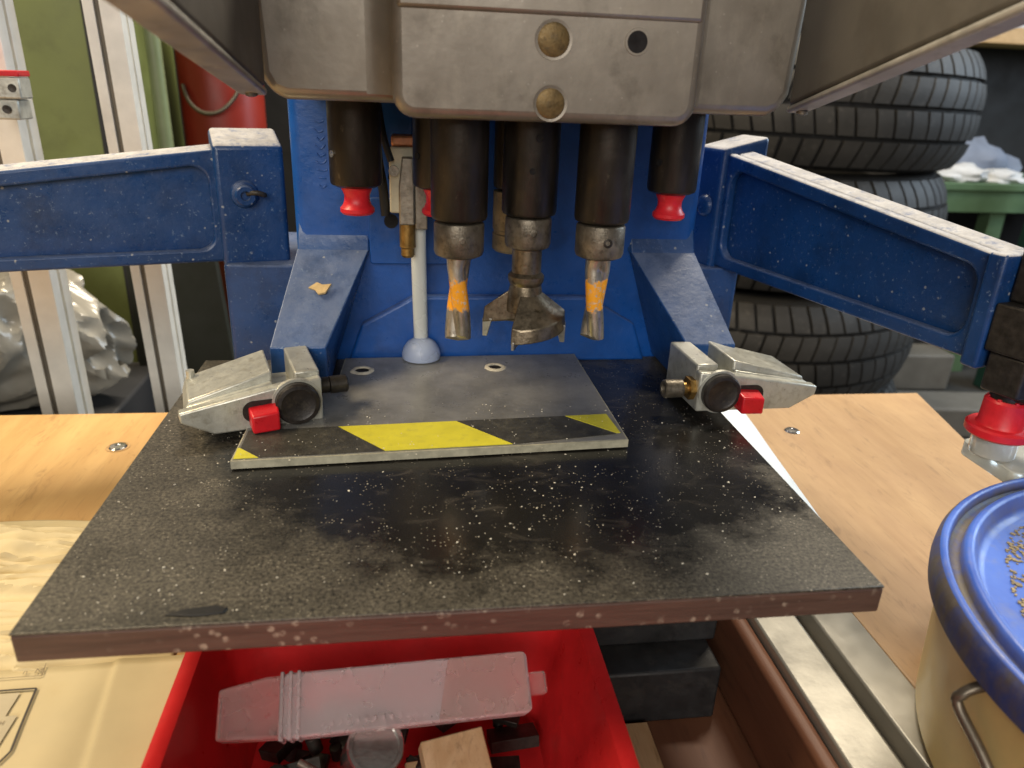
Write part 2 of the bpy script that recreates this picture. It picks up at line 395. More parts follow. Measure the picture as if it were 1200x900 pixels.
# ================================================================== SETTING
bm = NB(); box(bm, -3500, 4500, -1800, 4000, FLOOR - 60, FLOOR); struct(finish('floor', bm, M['floor']))
bm = NB(); box(bm, -3500, 4500, 2600, 2700, FLOOR, 1600); tag(finish('back_wall', bm, M['wall']), 'workshop wall coloured dark as if unlit behind the tyres and cabinet', 'wall')['kind'] = 'structure'

# ================================================================== WORKBENCH
wb = thing('workbench', 'wooden workbench with two birch panels and a slotted aluminium rail', 'workbench', (0, -60, FLOOR))
bm = NB(); prism(bm, [(-620, -420), (-119, -420), (-119, 119), (-620, 121)], XY, BENCH - 18, BENCH); finish('wood_panel', bm, M['ply_l'], wb, bev=.8)['label'] = 'warm lit birch panel under the paper'
bm = NB(); prism(bm, [(127.5, -420), (214, -216), (274.6, 13.2), (303.9, 129.4), (-118, 129.4), (-118, 70), (100, 70), (100, -60), (127.5, -60)], XY, BENCH - 18, BENCH); finish('wood_panel', bm, M['ply_r'], wb, bev=.8)
for x0, x1 in ((86.5, 103.5), (110, 127)):
    bm = NB(); box(bm, x0, x1, -420, -62, BENCH - 18, BENCH - .5 + (.9 if x0 > 100 else .5)); finish('rail', bm, M['alu'], wb, bev=.9)
bm = NB(); box(bm, 103.6, 109.9, -420, -62, BENCH - 18, BENCH - 8); finish('rail_slot', bm, M['groove'], wb)
bm = NB(); box(bm, 79.5, 86.2, -420, -62, LOW, BENCH - 3); finish('edge_strip', bm, M['brown_board'], wb, bev=2.6, seg=4)
bm = NB(); box(bm, -119, 127, -420, 70, LOW - 15, LOW); finish('lower_board', bm, M['brown_board'], wb)
bm = NB(); box(bm, 28, 44, -420, -98.5, LOW + .2, LOW + 3.5); finish('wood_batten', bm, M['offcut'], wb, bev=.4)
bm = NB(); box(bm, -600, 250, -400, 60, FLOOR, LOW - 15.3); finish('carcass', bm, M['panel_dark'], wb)
for x, y in ((-200, 74.4), (183.5, 74.4)):
    bm = NB(); lathe(bm, [(0, -.5), (4.4, -.5), (4.6, .2), (3.8, .9), (1.6, 1.2), (1.4, .7), (0, .7)], Matrix.Translation((x, y, BENCH)), 20); finish('screw', bm, M['silver'], wb, 30)
bm = NB(); lathe(bm, [(5.2, .15), (6.0, .15), (6.0, .3), (5.2, .3), (5.2, .15)], Matrix.Translation((-200, 74.4, BENCH)), 24, False); finish('screw_ring', bm, M['ply_edge'], wb)

# ================================================================== MACHINE TABLE BOARD
tb = thing('machine_table', 'black dusty laminate table board with brown edge under the drill bits', 'table board', (-27, -50, -9))
bm = NB(); box(bm, -141.3, 88.5, -146, 44.5, -9, -.75); finish('core', bm, M['core'], tb, bev=.7)
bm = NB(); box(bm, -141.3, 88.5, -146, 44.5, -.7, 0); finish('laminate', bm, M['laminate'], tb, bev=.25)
for i, (x0, x1, y0, y1, z0, z1) in enumerate(((14, 72, -96, -58, LOW + .1, -75), (10, 75, -81, -40, -74.9, -42), (12, 74, -84, -42, -41.9, -9.2))):
    o = bm = NB(); box(bm, x0, x1, y0, y1, z0, z1); o = finish('support_block', bm, M['rubber_block'], bev=1.2)
    tag(o, ('lowest black block on the red-brown board carrying the table stack', 'middle black block of the stack under the table board', 'topmost black block directly under the table board')[i], 'block', 'black blocks stacked under the table board')

# ================================================================== DRILLING MACHINE
dm = thing('drilling_machine', 'blue and grey hinge drilling machine with multi-spindle head and swing arms', 'drilling machine', (0, 90, BENCH))
# column, pedestal
bm = NB(); prism(bm, rrect(-95.5, 95.5, 45, 150, 5), XY, BENCH, 230); column = finish('column', bm, M['blue_col'], dm, 30, 0)
bm = NB(); prism(bm, rrect(-137.5, 137.5, 80, 170, 4), XY, BENCH, 38); finish('pedestal', bm, M['blue'], dm, 30, 1)
# cast marks on the column (worn raised lettering strip)
random.seed(3)
for k in range(9):
    z = 110 - k * 3.4; bm = NB()
    tube(bm, smoothpath([(-84 + random.uniform(-.6, .6), 44.9, z), (-82 + random.uniform(-.5, .5), 44.8, z - random.uniform(.2, 1.6)), (-80 + random.uniform(-.6, .6), 44.9, z + random.uniform(-.8, .8))], 4), .38, 6)
    finish('cast_mark', bm, M['blue_col'], column, 60)
# teal mounting plate behind the valve
bm = NB(); prism(bm, rrect(-62, -26, 48, 78, 1.5), XZ, 41.5, 45.2); finish('mounting_plate', bm, M['blue_col'], column, 30, .5)
bm = NB(); lathe(bm, [(0, 0), (3.2, 0), (3.2, 1.2), (0, 1.2)], frame((-52, 41.6, 68), (0, -1, 0)), 16); finish('mounting_hole', bm, M['black'], column)
# ribbed apron between the legs
bm = NB(); prism(bm, [(-74, -.3), (-67, 19), (-43, 32.5), (-38, 33), (38, 33), (43, 32.5), (67, 19), (74, -.3)], XZ, 39.5, 45.6); finish('apron', bm, M['blue_col'], dm, None, 1.4, 3)
# legs
def leg(s):
    bm = NB()
    def P(f, w_, top):     # f 0 at the column .. 1 at the front, w_ 0 inner .. 1 outer
        xi = 61 + (79.5 - 61) * f; xo = 94 + (102.5 - 94) * f
        if not top and w_ == 0: xi = 79.5
        x = xi + (xo - xi) * w_; y = 46 + (-1 - 46) * f
        zt = 57.5 + (22 - 57.5) * f
        return Vector((s * x, y, zt if top else 1.5))
    hexa(bm, [P(0, 0, 0), P(1, 0, 0), P(1, 1, 0), P(0, 1, 0), P(0, 0, 1), P(1, 0, 1), P(1, 1, 1), P(0, 1, 1)])
    # fillet where the leg grows out of the column
    hexa(bm, [Vector((s * 61, 46, 55)), Vector((s * 62.5, 41.5, 53.6)), Vector((s * 94.5, 41.5, 53.6)), Vector((s * 94, 46, 55)), Vector((s * 61, 46, 66)), Vector((s * 62.5, 44.9, 60)), Vector((s * 94.5, 44.9, 60)), Vector((s * 94, 46, 66))])
    return finish('leg', bm, M['blue_dusty'], dm, None, 3.6, 5)
legs = [leg(-1), leg(1)]

def dusttop():
    t = NT('dusty_machined_top')
    c = t.mix(t.rng(t.noise(.12, 7, .7), .35, .65), (.31, .305, .315), (.50, .495, .50))
    c = t.mix(t.rng(t.noise(.16, 7, .75), .52, .66, 0, .8), c, (.10, .14, .26)); t.color(c); t.rough(.6); t.bump(t.noise(.6, 5), .5, .4); return t.m
M['dusttop'] = dusttop()
# swing arms
def arm(p0, p1, side, zt0, zt1, zb, boss, tip_flange, mirror, label):
    p0 = Vector((*p0, 0)); p1 = Vector((*p1, 0)); L = (p1 - p0).length; e = (p1 - p0) / L
    n = Vector((-e.y, e.x, 0)) * side         # to the back of the arm
    F = lambda u, z, w_: p0 + e * u + n * w_ + Vector((0, 0, z))
    bm = NB(); T = 16
    zt = lambda u: zt0 + (zt1 - zt0) * max(0, u - boss) / (L - boss)
    def blk(u0, u1, w0, w1, za, zb_):   # za/zb_: functions or numbers of u giving bottom, top
        f = lambda v, u: v(u) if callable(v) else v
        k = (lambda w_: 0) if callable(za) else (lambda w_: 0)
        hexa(bm, [F(u0, f(za, u0), w0), F(u1, f(za, u1), w0), F(u1, f(za, u1), w1), F(u0, f(za, u0), w1),
                  F(u0, f(zb_, u0), w0), F(u1, f(zb_, u1), w0), F(u1, f(zb_, u1) + tilt(w0, w1), w1), F(u0, f(zb_, u0) + tilt(w0, w1), w1)])
    tilt = lambda w0, w1: .15 * (w1 - w0)
    blk(boss - 2, L + 1, 5.5, T, zb, zt)                          # body behind the recess
    tilt = lambda w0, w1: 0
    def inset(u0, u1, d0, d1, r, n=6):                            # rounded recess outline in (u, z)
        out = []
        for cu_, top, a in ((u1, True, 0), (u0, True, 90), (u0, False, 180), (u1, False, 270)):
            uu = cu_ - r if cu_ == u1 else cu_ + r
            zz = (zt(uu) - d1 - r) if top else (zb + d0 + r)
            for k_ in range(n + 1):
                t_ = math.radians(a + 90 * k_ / n); out.append((uu + r * math.cos(t_), zz + r * math.sin(t_)))
        return out
    slab_with_holes(bm, [(boss - 1, zb), (L, zb), (L, zt(L)), (boss - 1, zt(boss))], [inset(boss + 5, L - 4, 6.5, 7, 8)], F, 0, 5.5)
    if tip_flange:
        blk(L - .5, L + 6.5, -3, T + 10, zb - 2, zt1 + 1.0)
    a = finish('swing_arm', bm, M['blue'], dm, None, 1.5, 3, merge=False); a['label'] = label
    bm = NB(); 
    tilt = lambda w0, w1: .22 * (w1 - w0)
    blk(0, boss + 2, -3.5, T + 10, zb - 2, zt0 + 2.0)
    b = finish('boss', bm, M['blue'], a, None, 2.4, 4)
    for ob in (a, b):
        ob.data.materials.append(M['dusttop'])
        for p in ob.data.polygons:
            if p.normal.z > .6 and p.center.z > (zb + 20) * S: p.material_index = 1
    return a, F
aL, FL = arm((-106.5, 96), (-330, 33), -1, 93.5, 72, 38, 31, False, False, 'swing arm with chipped blue paint and a protruding bolt')
aR, FR = arm((118, 108), (164.5, -64.3), 1, 98.5, 78, 38, 21, True, True, 'swing arm carrying a dark bracket and red stop')
# bolt in the left boss
q = FL(20, 72, -3.6); nn = (FL(0, 0, -1) - FL(0, 0, 0))
bm = NB(); lathe(bm, [(0, 0), (7, 0), (6.2, 1.5), (5, 1.8), (5, 5.5), (4.4, 6.2), (2.4, 6.2), (2.2, 4.5), (0, 4.5)], frame(q, nn), 20); finish('bolt', bm, M['blue'], aL, 30)
bm = NB(); tube(bm, smoothpath([q + Vector((2, -4, 1)), q + Vector((7, -5, 1.5)), q + Vector((11, -3, 0))], 4), [1.3] * 8 + [.8], 8); finish('pin', bm, M['bolt'], aL, 60)
q = FR(13, 70, -3.6); nn = (FR(0, 0, -1) - FR(0, 0, 0))
bm = NB(); lathe(bm, [(0, 0), (6, 0), (5.4, 1.6), (4, 2.6), (0, 3)], frame(q, nn), 20); finish('bolt', bm, M['blue'], aR, 40)
# dark bracket, red stop and clear foot on the right arm
LR = (Vector((164.5, -64.3)) - Vector((118, 108))).length
GB = lambda u, v, w_: FR(LR + u, w_, v)
bm = NB()
prism(bm, [(6.7, -2), (24, 0), (26, 24), (6.7, 30)], GB, 44, 62)
prism(bm, [(6.7, 4), (20, 5), (22, 30), (6.7, 34)], GB, 62, 82)
prism(bm, [(8, 0), (22, 1), (24, 22), (8, 24)], GB, 29, 44)
lathe(bm, [(0, 27), (7.5, 27), (8, 28), (8, 40), (6, 42), (6, 86), (5, 88), (0, 88)], Matrix.Translation(GB(19, 13, 0)), 24)
br = finish('end_bracket', bm, M['bolt'], aR, None, 2.4, 3, merge=False); br['label'] = 'dark oily steel end bracket'
bm = NB(); tube(bm, smoothpath([GB(25, 6, 58), GB(31, 3, 60), GB(37, 2, 57), GB(43, 3, 52)]), [2.2] * 12 + [2.6] * 7, 12); finish('clamp_lever', bm, M['knob'], aR, 50)
bm = NB(); lathe(bm, [(0, 66), (8.5, 66), (8.5, 72), (7.5, 73), (0, 73)], Matrix.Translation(GB(19, 13, 0)), 6); finish('hex_nut', bm, M['bracket'], aR, 20)
for u, v, z, r in ((24, 8, 55, 3.2), (21.5, 14, 72, 3.0), (23, 18, 38, 2.4)):
    bm = NB(); lathe(bm, [(0, -3), (r, -3), (r, 3.2), (r * .6, 3.2), (r * .6, 1.6), (0, 1.6)], frame(GB(u, v, z), GB(1, 0, 0) - GB(0, 0, 0)), 14); finish('bracket_screw', bm, M['bracket'], aR, 30)
bm = NB(); lathe(bm, [(0, 24), (6.2, 24), (6.2, 33), (0, 33)], Matrix.Translation((177.5, -75, 0)), 18); finish('stop_pin', bm, M['bolt'], aR, 30)
bm = NB(); lathe(bm, [(0, 11.2), (10.6, 11.2), (11.4, 12), (11.4, 14.4), (10.6, 15.2), (8.3, 15.4), (7.7, 16.4), (7.5, 25), (6.8, 26), (0, 26)], Matrix.Translation((177.5, -75, 0)), 36); finish('stop_cap', bm, M['red_cap'], aR, 30)
for k in range(7):
    a = 2 * math.pi * k / 7; bm = NB(); box(bm, -.9, .9, -.7, .7, 25.2, 26.6, Matrix.Translation((177.5, -75, 0)) @ Matrix.Rotation(a, 4, 'Z') @ Matrix.Translation((6.1, 0, 0))); finish('cap_tooth', bm, M['red_cap'], aR, None, .3)
bm = NB(); prism(bm, rrect(176, 210, -90, -60, 4), XY, -4, 2); lathe(bm, [(5, 3), (5, 11), (8, 11), (8, 3)], Matrix.Translation((177.5, -75, 0)), 24); finish('clear_foot', bm, simple('clear_acrylic', (.75, .78, .75), .12, 0, .05, .1, .1, .5, None, 0, .6), aR, 30, .5, merge=False)

# head casting
bm = NB()
prism(bm, [(-2, 0)] and rrect(-48.3, 48.3, 117, 215, 7, 6), XZ, -60, 30)
central = finish('head_casting', bm, M['cast'], dm, None, 3.2, 4)
def wing(s):
    bm = NB()
    pts = [(s * 40, 120.5), (s * 83, 120.5), (s * 88, 122.5), (s * 91, 128), (s * 95, 215), (s * 40, 215)]
    prism(bm, pts, XZ, -37, 46)
    o = finish('head_wing', bm, M['cast'], dm, None, 3.5, 4)
    # big fillet that blends the wing into the block
    bm = NB(); n = 8; R = 9; poly = [(s * 44, -36)]
    for k in range(n + 1):
        t = math.radians(90 * k / n); poly.append((s * (48 + R - R * math.sin(t)), -37.2 - R + R * math.cos(t)))
    poly.append((s * 44, -47)); prism(bm, poly, XY, 123, 215)
    finish('fillet', bm, M['cast'], o, 40, 0)
    return o
for s in (-1, 1): wing(s)
for z, r in ((140.8, 4.9), (122.7, 4.5)):
    bm = NB(); lathe(bm, [(0, -1), (r, -1), (r, .1), (r - .7, .45), (0, .3)], frame((.4, -60, z), (0, -1, 0)), 26); finish('plug', bm, M['plug'], central, 30)
    bm = NB(); lathe(bm, [(r + .1, -.5), (r + 1.0, -.5), (r + .9, .25), (r + .1, .12), (r + .1, -.5)], frame((.4, -60, z), (0, -1, 0)), 26, False); finish('plug_rim', bm, M['cast'], central, 30)
bm = NB(); lathe(bm, [(0, -.5), (3.2, -.5), (3.2, .22), (0, .12)], frame((26.5, -60, 141.3), (0, -1, 0)), 22); finish('tapped_hole', bm, M['black'], central)
bm = NB(); lathe(bm, [(3.2, -.5), (4.2, -.5), (3.9, .3), (3.2, .3), (3.2, -.5)], frame((26.5, -60, 141.3), (0, -1, 0)), 22, False); finish('hole_rim', bm, M['cast'], central, 30)
bm = NB(); box(bm, -46.5, 46.5, -61.2, -58, 147.4, 215); finish('cover_plate', bm, M['cast'], central, None, 1.2)
# guard plates in front of the wings
for s in (-1, 1):
    za, zt, xi, xo = (124.5, 149.5, 90, 97) if s > 0 else (124, 141, 89, 97.5)
    ze = zt + (zt - za) * .91
    bm = NB(); prism(bm, [(-37.6, za), (-138, zt), (-230, ze), (-230, 230), (-37.6, 230)], YZ, s * xi, s * (xo - 2))
    o = finish('guard_plate', bm, M['plate_grey'], dm, None, 1.2, 3)
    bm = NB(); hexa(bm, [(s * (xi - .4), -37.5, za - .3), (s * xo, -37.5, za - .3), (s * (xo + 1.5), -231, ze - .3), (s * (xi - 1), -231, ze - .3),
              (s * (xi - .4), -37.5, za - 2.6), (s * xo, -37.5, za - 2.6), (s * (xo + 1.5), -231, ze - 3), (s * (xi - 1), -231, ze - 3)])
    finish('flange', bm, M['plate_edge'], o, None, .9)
    bm = NB(); lathe(bm, [(0, -.6), (2.0, -.6), (2.0, .5), (1.2, .9), (0, .9)], frame((s * (xi + 4), -41, za - 2), (0, .1, -1)), 14); finish('rivet', bm, M['bracket'], o, 30)

# spindles
def spindle(x, y, zb, ztop=121, r=10.1):
    bm = NB(); lathe(bm, [(0, zb + .6), (r - 2.2, zb), (r - .4, zb + .9), (r, zb + 2), (r, ztop), (0, ztop)], Matrix.Translation((x, y, 0)), 40)
    return finish('spindle', bm, M['steel_black'], dm, 35)
def cap(par, x, y, z):
    bm = NB(); lathe(bm, [(0, -10.6), (5.9, -10.6), (6.7, -9.7), (6.7, -8.3), (5.6, -7), (5.0, -5.4), (5.0, -3.2), (5.7, -1.6), (6.1, -.6), (6.1, .8), (0, .8)], Matrix.Translation((x, y, z)), 28)
    return finish('cap', bm, M['red_cap'], par, 40)
for x in (-64, -32, 64):
    z = 88.5; sp = spindle(x, 0, z); cap(sp, x, 0, z)
    bm = NB(); lathe(bm, [(0, 0), (1.3, 0), (1.3, .5), (0, .3)], frame((x - 8.2, -5.9, 101), (-.8, -.6, 0)), 10); finish('grub_screw', bm, M['silver'] if x == -64 else M['black'], sp, 30)
sp = spindle(0, 0, 88.5); bm = NB(); lathe(bm, [(0, 64), (9.2, 64), (10, 65), (10, 71), (9.6, 71.4), (9.6, 72.6), (10, 73), (10, 88), (0, 88)], None, 32); finish('collar', bm, M['bronze'], sp, 30)
def drill(par, x, y, z0, z1, r, ph):
    bm = NB(); n = 28; m = 40; rings = []
    for j in range(m + 1):
        t = j / m; z = z1 + (z0 - z1) * t
        shank = max(0., 1 - t / .16); tw = ph + 2.3 * max(0, t - .12)
        ring = []
        for k in range(n):
            a = 2 * math.pi * k / n
            fl = abs(math.cos(a)) ** 1.1
            rr = r * ((.56 + .44 * fl) * (1 - shank) + .93 * shank)
            rr *= 1 - .04 * math.exp(-((t - .38) / .22) ** 2)
            zz = z
            if j == m: zz = z + (-.9 if fl > .8 else .5 * (1 - fl))
            ring.append(bm.verts.new((x + rr * math.cos(a + tw), y + rr * math.sin(a + tw), zz)))
        rings.append(ring)
    for A, B in zip(rings, rings[1:]):
        for k in range(n): bm.faces.new((A[k], A[(k + 1) % n], B[(k + 1) % n], B[k]))
    c = bm.verts.new((x, y, z0 - 2.2))
    for k in range(n): bm.faces.new((rings[-1][k], rings[-1][(k + 1) % n], c))
    bm.faces.new(rings[0]); return finish('drill_bit', bm, M['drill'], par, 50)
def collar(par, x, y, zt, zb, r, knurl=False):
    bm = NB(); lathe(bm, [(0, zb), (r - 2.2, zb), (r - .5, zb + .8), (r, zb + 2.2), (r, zt - 1.0), (r - .3, zt - .3), (r - .9, zt), (0, zt)], Matrix.Translation((x, y, 0)), 36)
    o = finish('collar', bm, M['collar'], par, 35)
    bm = NB(); lathe(bm, [(0, -2), (1.7, -2), (1.7, .35), (1.0, .5), (.8, 0), (0, 0)], frame((x + .8, y - r + .2, (zt + zb) / 2 + .6), (.08, -1, 0)), 12); finish('set_screw', bm, M['collar'] if x < 10 else M['bolt'], par, 20)
    return o
for x, ph in ((-26, .9), (26.3, .2)):
    sp = spindle(x, -35, 81.8); collar(sp, x, -35, 81.6, 69.0, 9.1); drill(sp, x, -35, 38.6, 69.2, 5.0, ph)
sp = spindle(0, -30, 83.2)
bm = NB(); lathe(bm, [(0, 0), (1.1, 0), (1.1, .5), (0, .3)], frame((-1, -40.0, 100), (0, -1, 0)), 10); finish('grub_screw', bm, M['black'], sp, 30)
bm = NB(); lathe(bm, [(0, 0), (1.4, 0), (1.4, .5), (0, .3)], frame((1, -40.0, 111), (0, -1, 0)), 10); finish('grub_screw', bm, M['black'], sp, 30)
collar(sp, 0, -30, 83.0, 71.2, 8.6)
# hinge boring bit: shank, ring, cone hub and two swept wings with carbide spurs
bm = NB(); T0 = Matrix.Translation((0, -30, 0))
lathe(bm, [(0, 50), (7.0, 47), (7.0, 50), (6.4, 55), (6.0, 57.2), (6.4, 58), (6.9, 59.2), (6.9, 60.8), (6.2, 61.6), (5.6, 62.2), (5.6, 71.4), (0, 71.4)], T0, 32)
hub = finish('boring_bit', bm, M['forstner'], sp, 35)
def wingbit(az):
    bm = NB(); n = 9; A0, A1 = az - math.radians(54), az + math.radians(54)
    lo = []; hi = []; inl = []; inh = []
    for k in range(n):
        t = A0 + (A1 - A0) * k / (n - 1); c, s_ = math.cos(t), math.sin(t); z = 37.5 + 4.0 * k / (n - 1)
        lo.append(bm.verts.new((16.2 * c, -30 + 16.2 * s_, z))); hi.append(bm.verts.new((15.6 * c, -30 + 15.6 * s_, z + 5.2 + 1.2 * (k in (0, n - 1)))))
        inl.append(bm.verts.new((3 * c, -30 + 3 * s_, z + 1.5))); inh.append(bm.verts.new((5.2 * c, -30 + 5.2 * s_, 55.5)))
    for k in range(n - 1):
        bm.faces.new((lo[k], lo[k + 1], hi[k + 1], hi[k])); bm.faces.new((hi[k], hi[k + 1], inh[k + 1], inh[k]))
        bm.faces.new((inh[k], inh[k + 1], inl[k + 1], inl[k])); bm.faces.new((inl[k], inl[k + 1], lo[k + 1], lo[k]))
    for k in (0, n - 1): bm.faces.new((lo[k], hi[k], inh[k], inl[k]))
    finish('cutting_wing', bm, M['forstner'], sp, 28, .4)
    bm = NB(); t = A0 + .06; box(bm, 6.5, 16.4, -.6, .5, 35.6, 38.8, T0 @ Matrix.Rotation(t, 4, 'Z')); finish('carbide_edge', bm, M['carbide'], sp, None, .2)
    bm = NB(); t = A1 - .10; hexa(bm, [T0 @ Matrix.Rotation(t, 4, 'Z') @ Vector(p) for p in ((14.4, -1.4, 35.4), (16.2, -1.4, 35.4), (16.2, .2, 35.4), (14.4, .2, 35.4), (12.4, -3.4, 43), (16.2, -3.4, 43), (16.2, 1.4, 43), (12.4, 1.4, 43))]); finish('spur', bm, M['carbide'], sp, None, .2)
wingbit(math.radians(-62)); wingbit(math.radians(118))
bm = NB(); lathe(bm, [(0, 33.6), (1.6, 37), (3.2, 39), (3.4, 48), (0, 49)], T0, 16); finish('centre_point', bm, M['forstner'], sp, 40)

# stop blocks on the leg ends
def stop_block(o, tip, s, label):
    o = Vector((*o, 0)); e = (Vector((*tip, 0)) - o); L = e.length; e /= L
    n = Vector((-e.y, e.x, 0));  n = n if n.y > 0 else -n
    F = lambda u, z, w_: o + e * u + n * w_ + Vector((0, 0, z))
    bm = NB()
    front = [(0, 3.5), (L - 11, 3), (L, 9), (L + .5, 13), (18, 19.0), (0, 21)]
    prism(bm, front, F, 0, 5)
    prism(bm, [(0, 3.5), (9.5, 3.5), (9.5, 23), (0, 23)], F, 4, 34)                    # inner body
    prism(bm, [(9, 3.5), (18, 3.5), (18, 13), (9, 13)], F, 4, 32)                      # bridge under the notch
    prism(bm, [(17.5, 3.5), (L - 11, 3), (L - 1, 9), (L - 3, 15), (17.5, 23.5)], F, 6.5, 33)   # outer body, raised top
    prism(bm, [(17.5, 4), (L - 10, 4), (L - 2, 9), (L - 2, 13.5), (17.5, 19.8)], F, 4, 7.5)
    b = finish('stop_block', bm, M['zinc'], dm, None, .8, 2, merge=False); b['label'] = label
    nf = -n
    bm = NB(); lathe(bm, [(0, -1), (8.3, -1), (8.3, 2.6), (7.7, 3.3), (6.4, 3.5), (5.6, 3.0), (0, 2.8)], frame(F(9.5, 12.2, 0), nf), 32); finish('knob', bm, M['knob'], b, 35)
    bm = NB(); lathe(bm, [(8.4, -1), (9.6, -1), (9.4, .4), (8.4, .4), (8.4, -1)], frame(F(9.5, 12.2, 0), nf), 32, False); finish('knob_rim', bm, M['zinc'], b, 35)
    # recess and lever
    bm = NB(); prism(bm, rrect(15, 29.5, 6.2, 14.8, 4, 6), lambda u, z, w_: F(u, z, w_), -.25, 1); finish('lever_slot', bm, M['knob'], b)
    bm = NB(); R_ = .12
    hexa(bm, [F(16.5, 5.2, .5), F(27.5, 4.6, .5), F(26.8, 4.2, -7), F(17, 4.6, -7), F(16.5, 13.4, .5), F(27.5, 12.6, .5), F(26.8, 11.2, -7), F(17, 12.0, -7)])
    finish('lever', bm, M['red_lever'], b, None, .8, 3)
    return b, F, e, n
bL, GL, eL, nL = stop_block((-78, -33), (-127, -47), -1, 'stop block with dusty warm top')
bR, GR, eR, nR = stop_block((74, -33), (128, -30), 1, 'stop block with bluish top')
def cyl(par, name, p, d, prof, mt, n=18, sm=30):
    bm = NB(); lathe(bm, prof, frame(p, d), n); return finish(name, bm, mt, par, sm)
hexp = lambda r, L_: [(0, -1), (r, -1), (r, L_ - .5), (r - .5, L_), (r * .55, L_), (r * .5, L_ - 1.8), (0, L_ - 1.8)]
cyl(bL, 'adjusting_screw', GL(0, 13, 12), -eL, hexp(3.3, 5), M['bolt']); cyl(bL, 'screw_head', GL(-6, 12.8, 12), -eL, hexp(3.6, 6), M['bolt'])
cyl(bL, 'screw_thread', GL(-3, 12.9, 12), -eL, [(0, 0), (2.2, 0), (2.2, 4), (0, 4)], M['bolt'])
cyl(bR, 'lock_nut', GR(0, 12, 6), -eR, [(0, -1), (5, -1), (5, 2.5), (0, 2.5)], M['brass'], 6); cyl(bR, 'screw_thread', GR(-2, 12, 6), -eR, [(0, 0), (2.6, 0), (2.6, 6), (0, 6)], M['brass'])
cyl(bR, 'adjusting_screw', GR(-6, 12, 6), -eR, hexp(3.9, 7), M['collar'])
cyl(bL, 'spring_pin', GL(46, 15, 30), (0, 0, 1), [(0, -2), (1.6, -2), (1.6, 3.5), (0, 3.5)], M['zinc'])
for b, F in ((bL, GL), (bR, GR)):
    bm = NB(); lathe(bm, [(0, 12.8), (2.6, 12.8), (2.6, 15.5), (1.4, 15.5), (1.2, 14.4), (0, 14.4)], Matrix.Translation(F(13.6, 0, 9)), 14); finish('slot_screw', bm, M['brass'] if b is bR else M['silver'], b, 30)

# air valve, wires and milky hose
vl = None
bm = NB(); prism(bm, [(-52, 74), (-37, 74), (-37, 99), (-40, 101.5), (-51, 101.5), (-52, 99)], XZ, 26, 41.6); vl = finish('valve', bm, M['cream'], dm, None, .8)
bm = NB(); box(bm, -51, -38, 27, 40, 101.6, 106); finish('valve_cap', bm, M['copper'], vl, None, 1)
bm = NB(); prism(bm, [(-48, 70), (-41.5, 70), (-41.5, 84), (-42, 98), (-46.5, 98), (-48, 86)], XZ, 19.5, 26); finish('valve_bracket', bm, M['bracket'], vl, None, .6)
bm = NB(); box(bm, -41.3, -36, 20.5, 26, 68, 88); finish('valve_lever', bm, M['bracket'], vl, None, .5)
bm = NB(); lathe(bm, [(0, 55.5), (2.4, 55.5), (3, 56.4), (3, 59.4), (3.5, 60), (3.5, 70), (0, 70)], Matrix.Translation((-44.6, 23.5, 0)), 16); finish('valve_screw', bm, M['brass'], vl, 30)
bm = NB(); lathe(bm, [(0, 0), (2.2, 0), (2.2, 3), (1, 3), (1, 2), (0, 2)], frame((-50, 26.2, 92), (0, -1, 0)), 14); finish('valve_nut', bm, M['bracket'], vl, 30)
bm = NB(); box(bm, -52.6, -51.9, 28, 40, 88, 89); finish('valve_seam', bm, M['black'], vl)
bm = NB(); tube(bm, smoothpath([(-56, 30, 118), (-54, 24, 106), (-51, 23, 96)]), 1.5, 8); finish('cable', bm, M['cable'], vl, 60)
bm = NB(); tube(bm, smoothpath([(-58, 36, 118), (-57, 33, 98), (-55, 32, 84), (-54, 32, 72)]), 2.2, 8); finish('cable', bm, M['cable'], vl, 60)
bm = NB(); tube(bm, smoothpath([(-39.6, 28, 86), (-39.9, 29, 62), (-39.6, 32, 40), (-39.2, 36, 22), (-39.0, 39, 6)]), 3.4, 16); finish('hose', bm, M['hose'], vl, 60)
bm = NB(); lathe(bm, [(0, .3), (9.0, .3), (9.2, 2), (8.6, 5), (6.6, 8), (4.0, 9.6), (0, 10)], Matrix.Translation((-39, 34.6, 0)) @ Matrix.Translation((0, 0, 4)), 32); finish('suction_cup', bm, M['cup'], vl, 50)

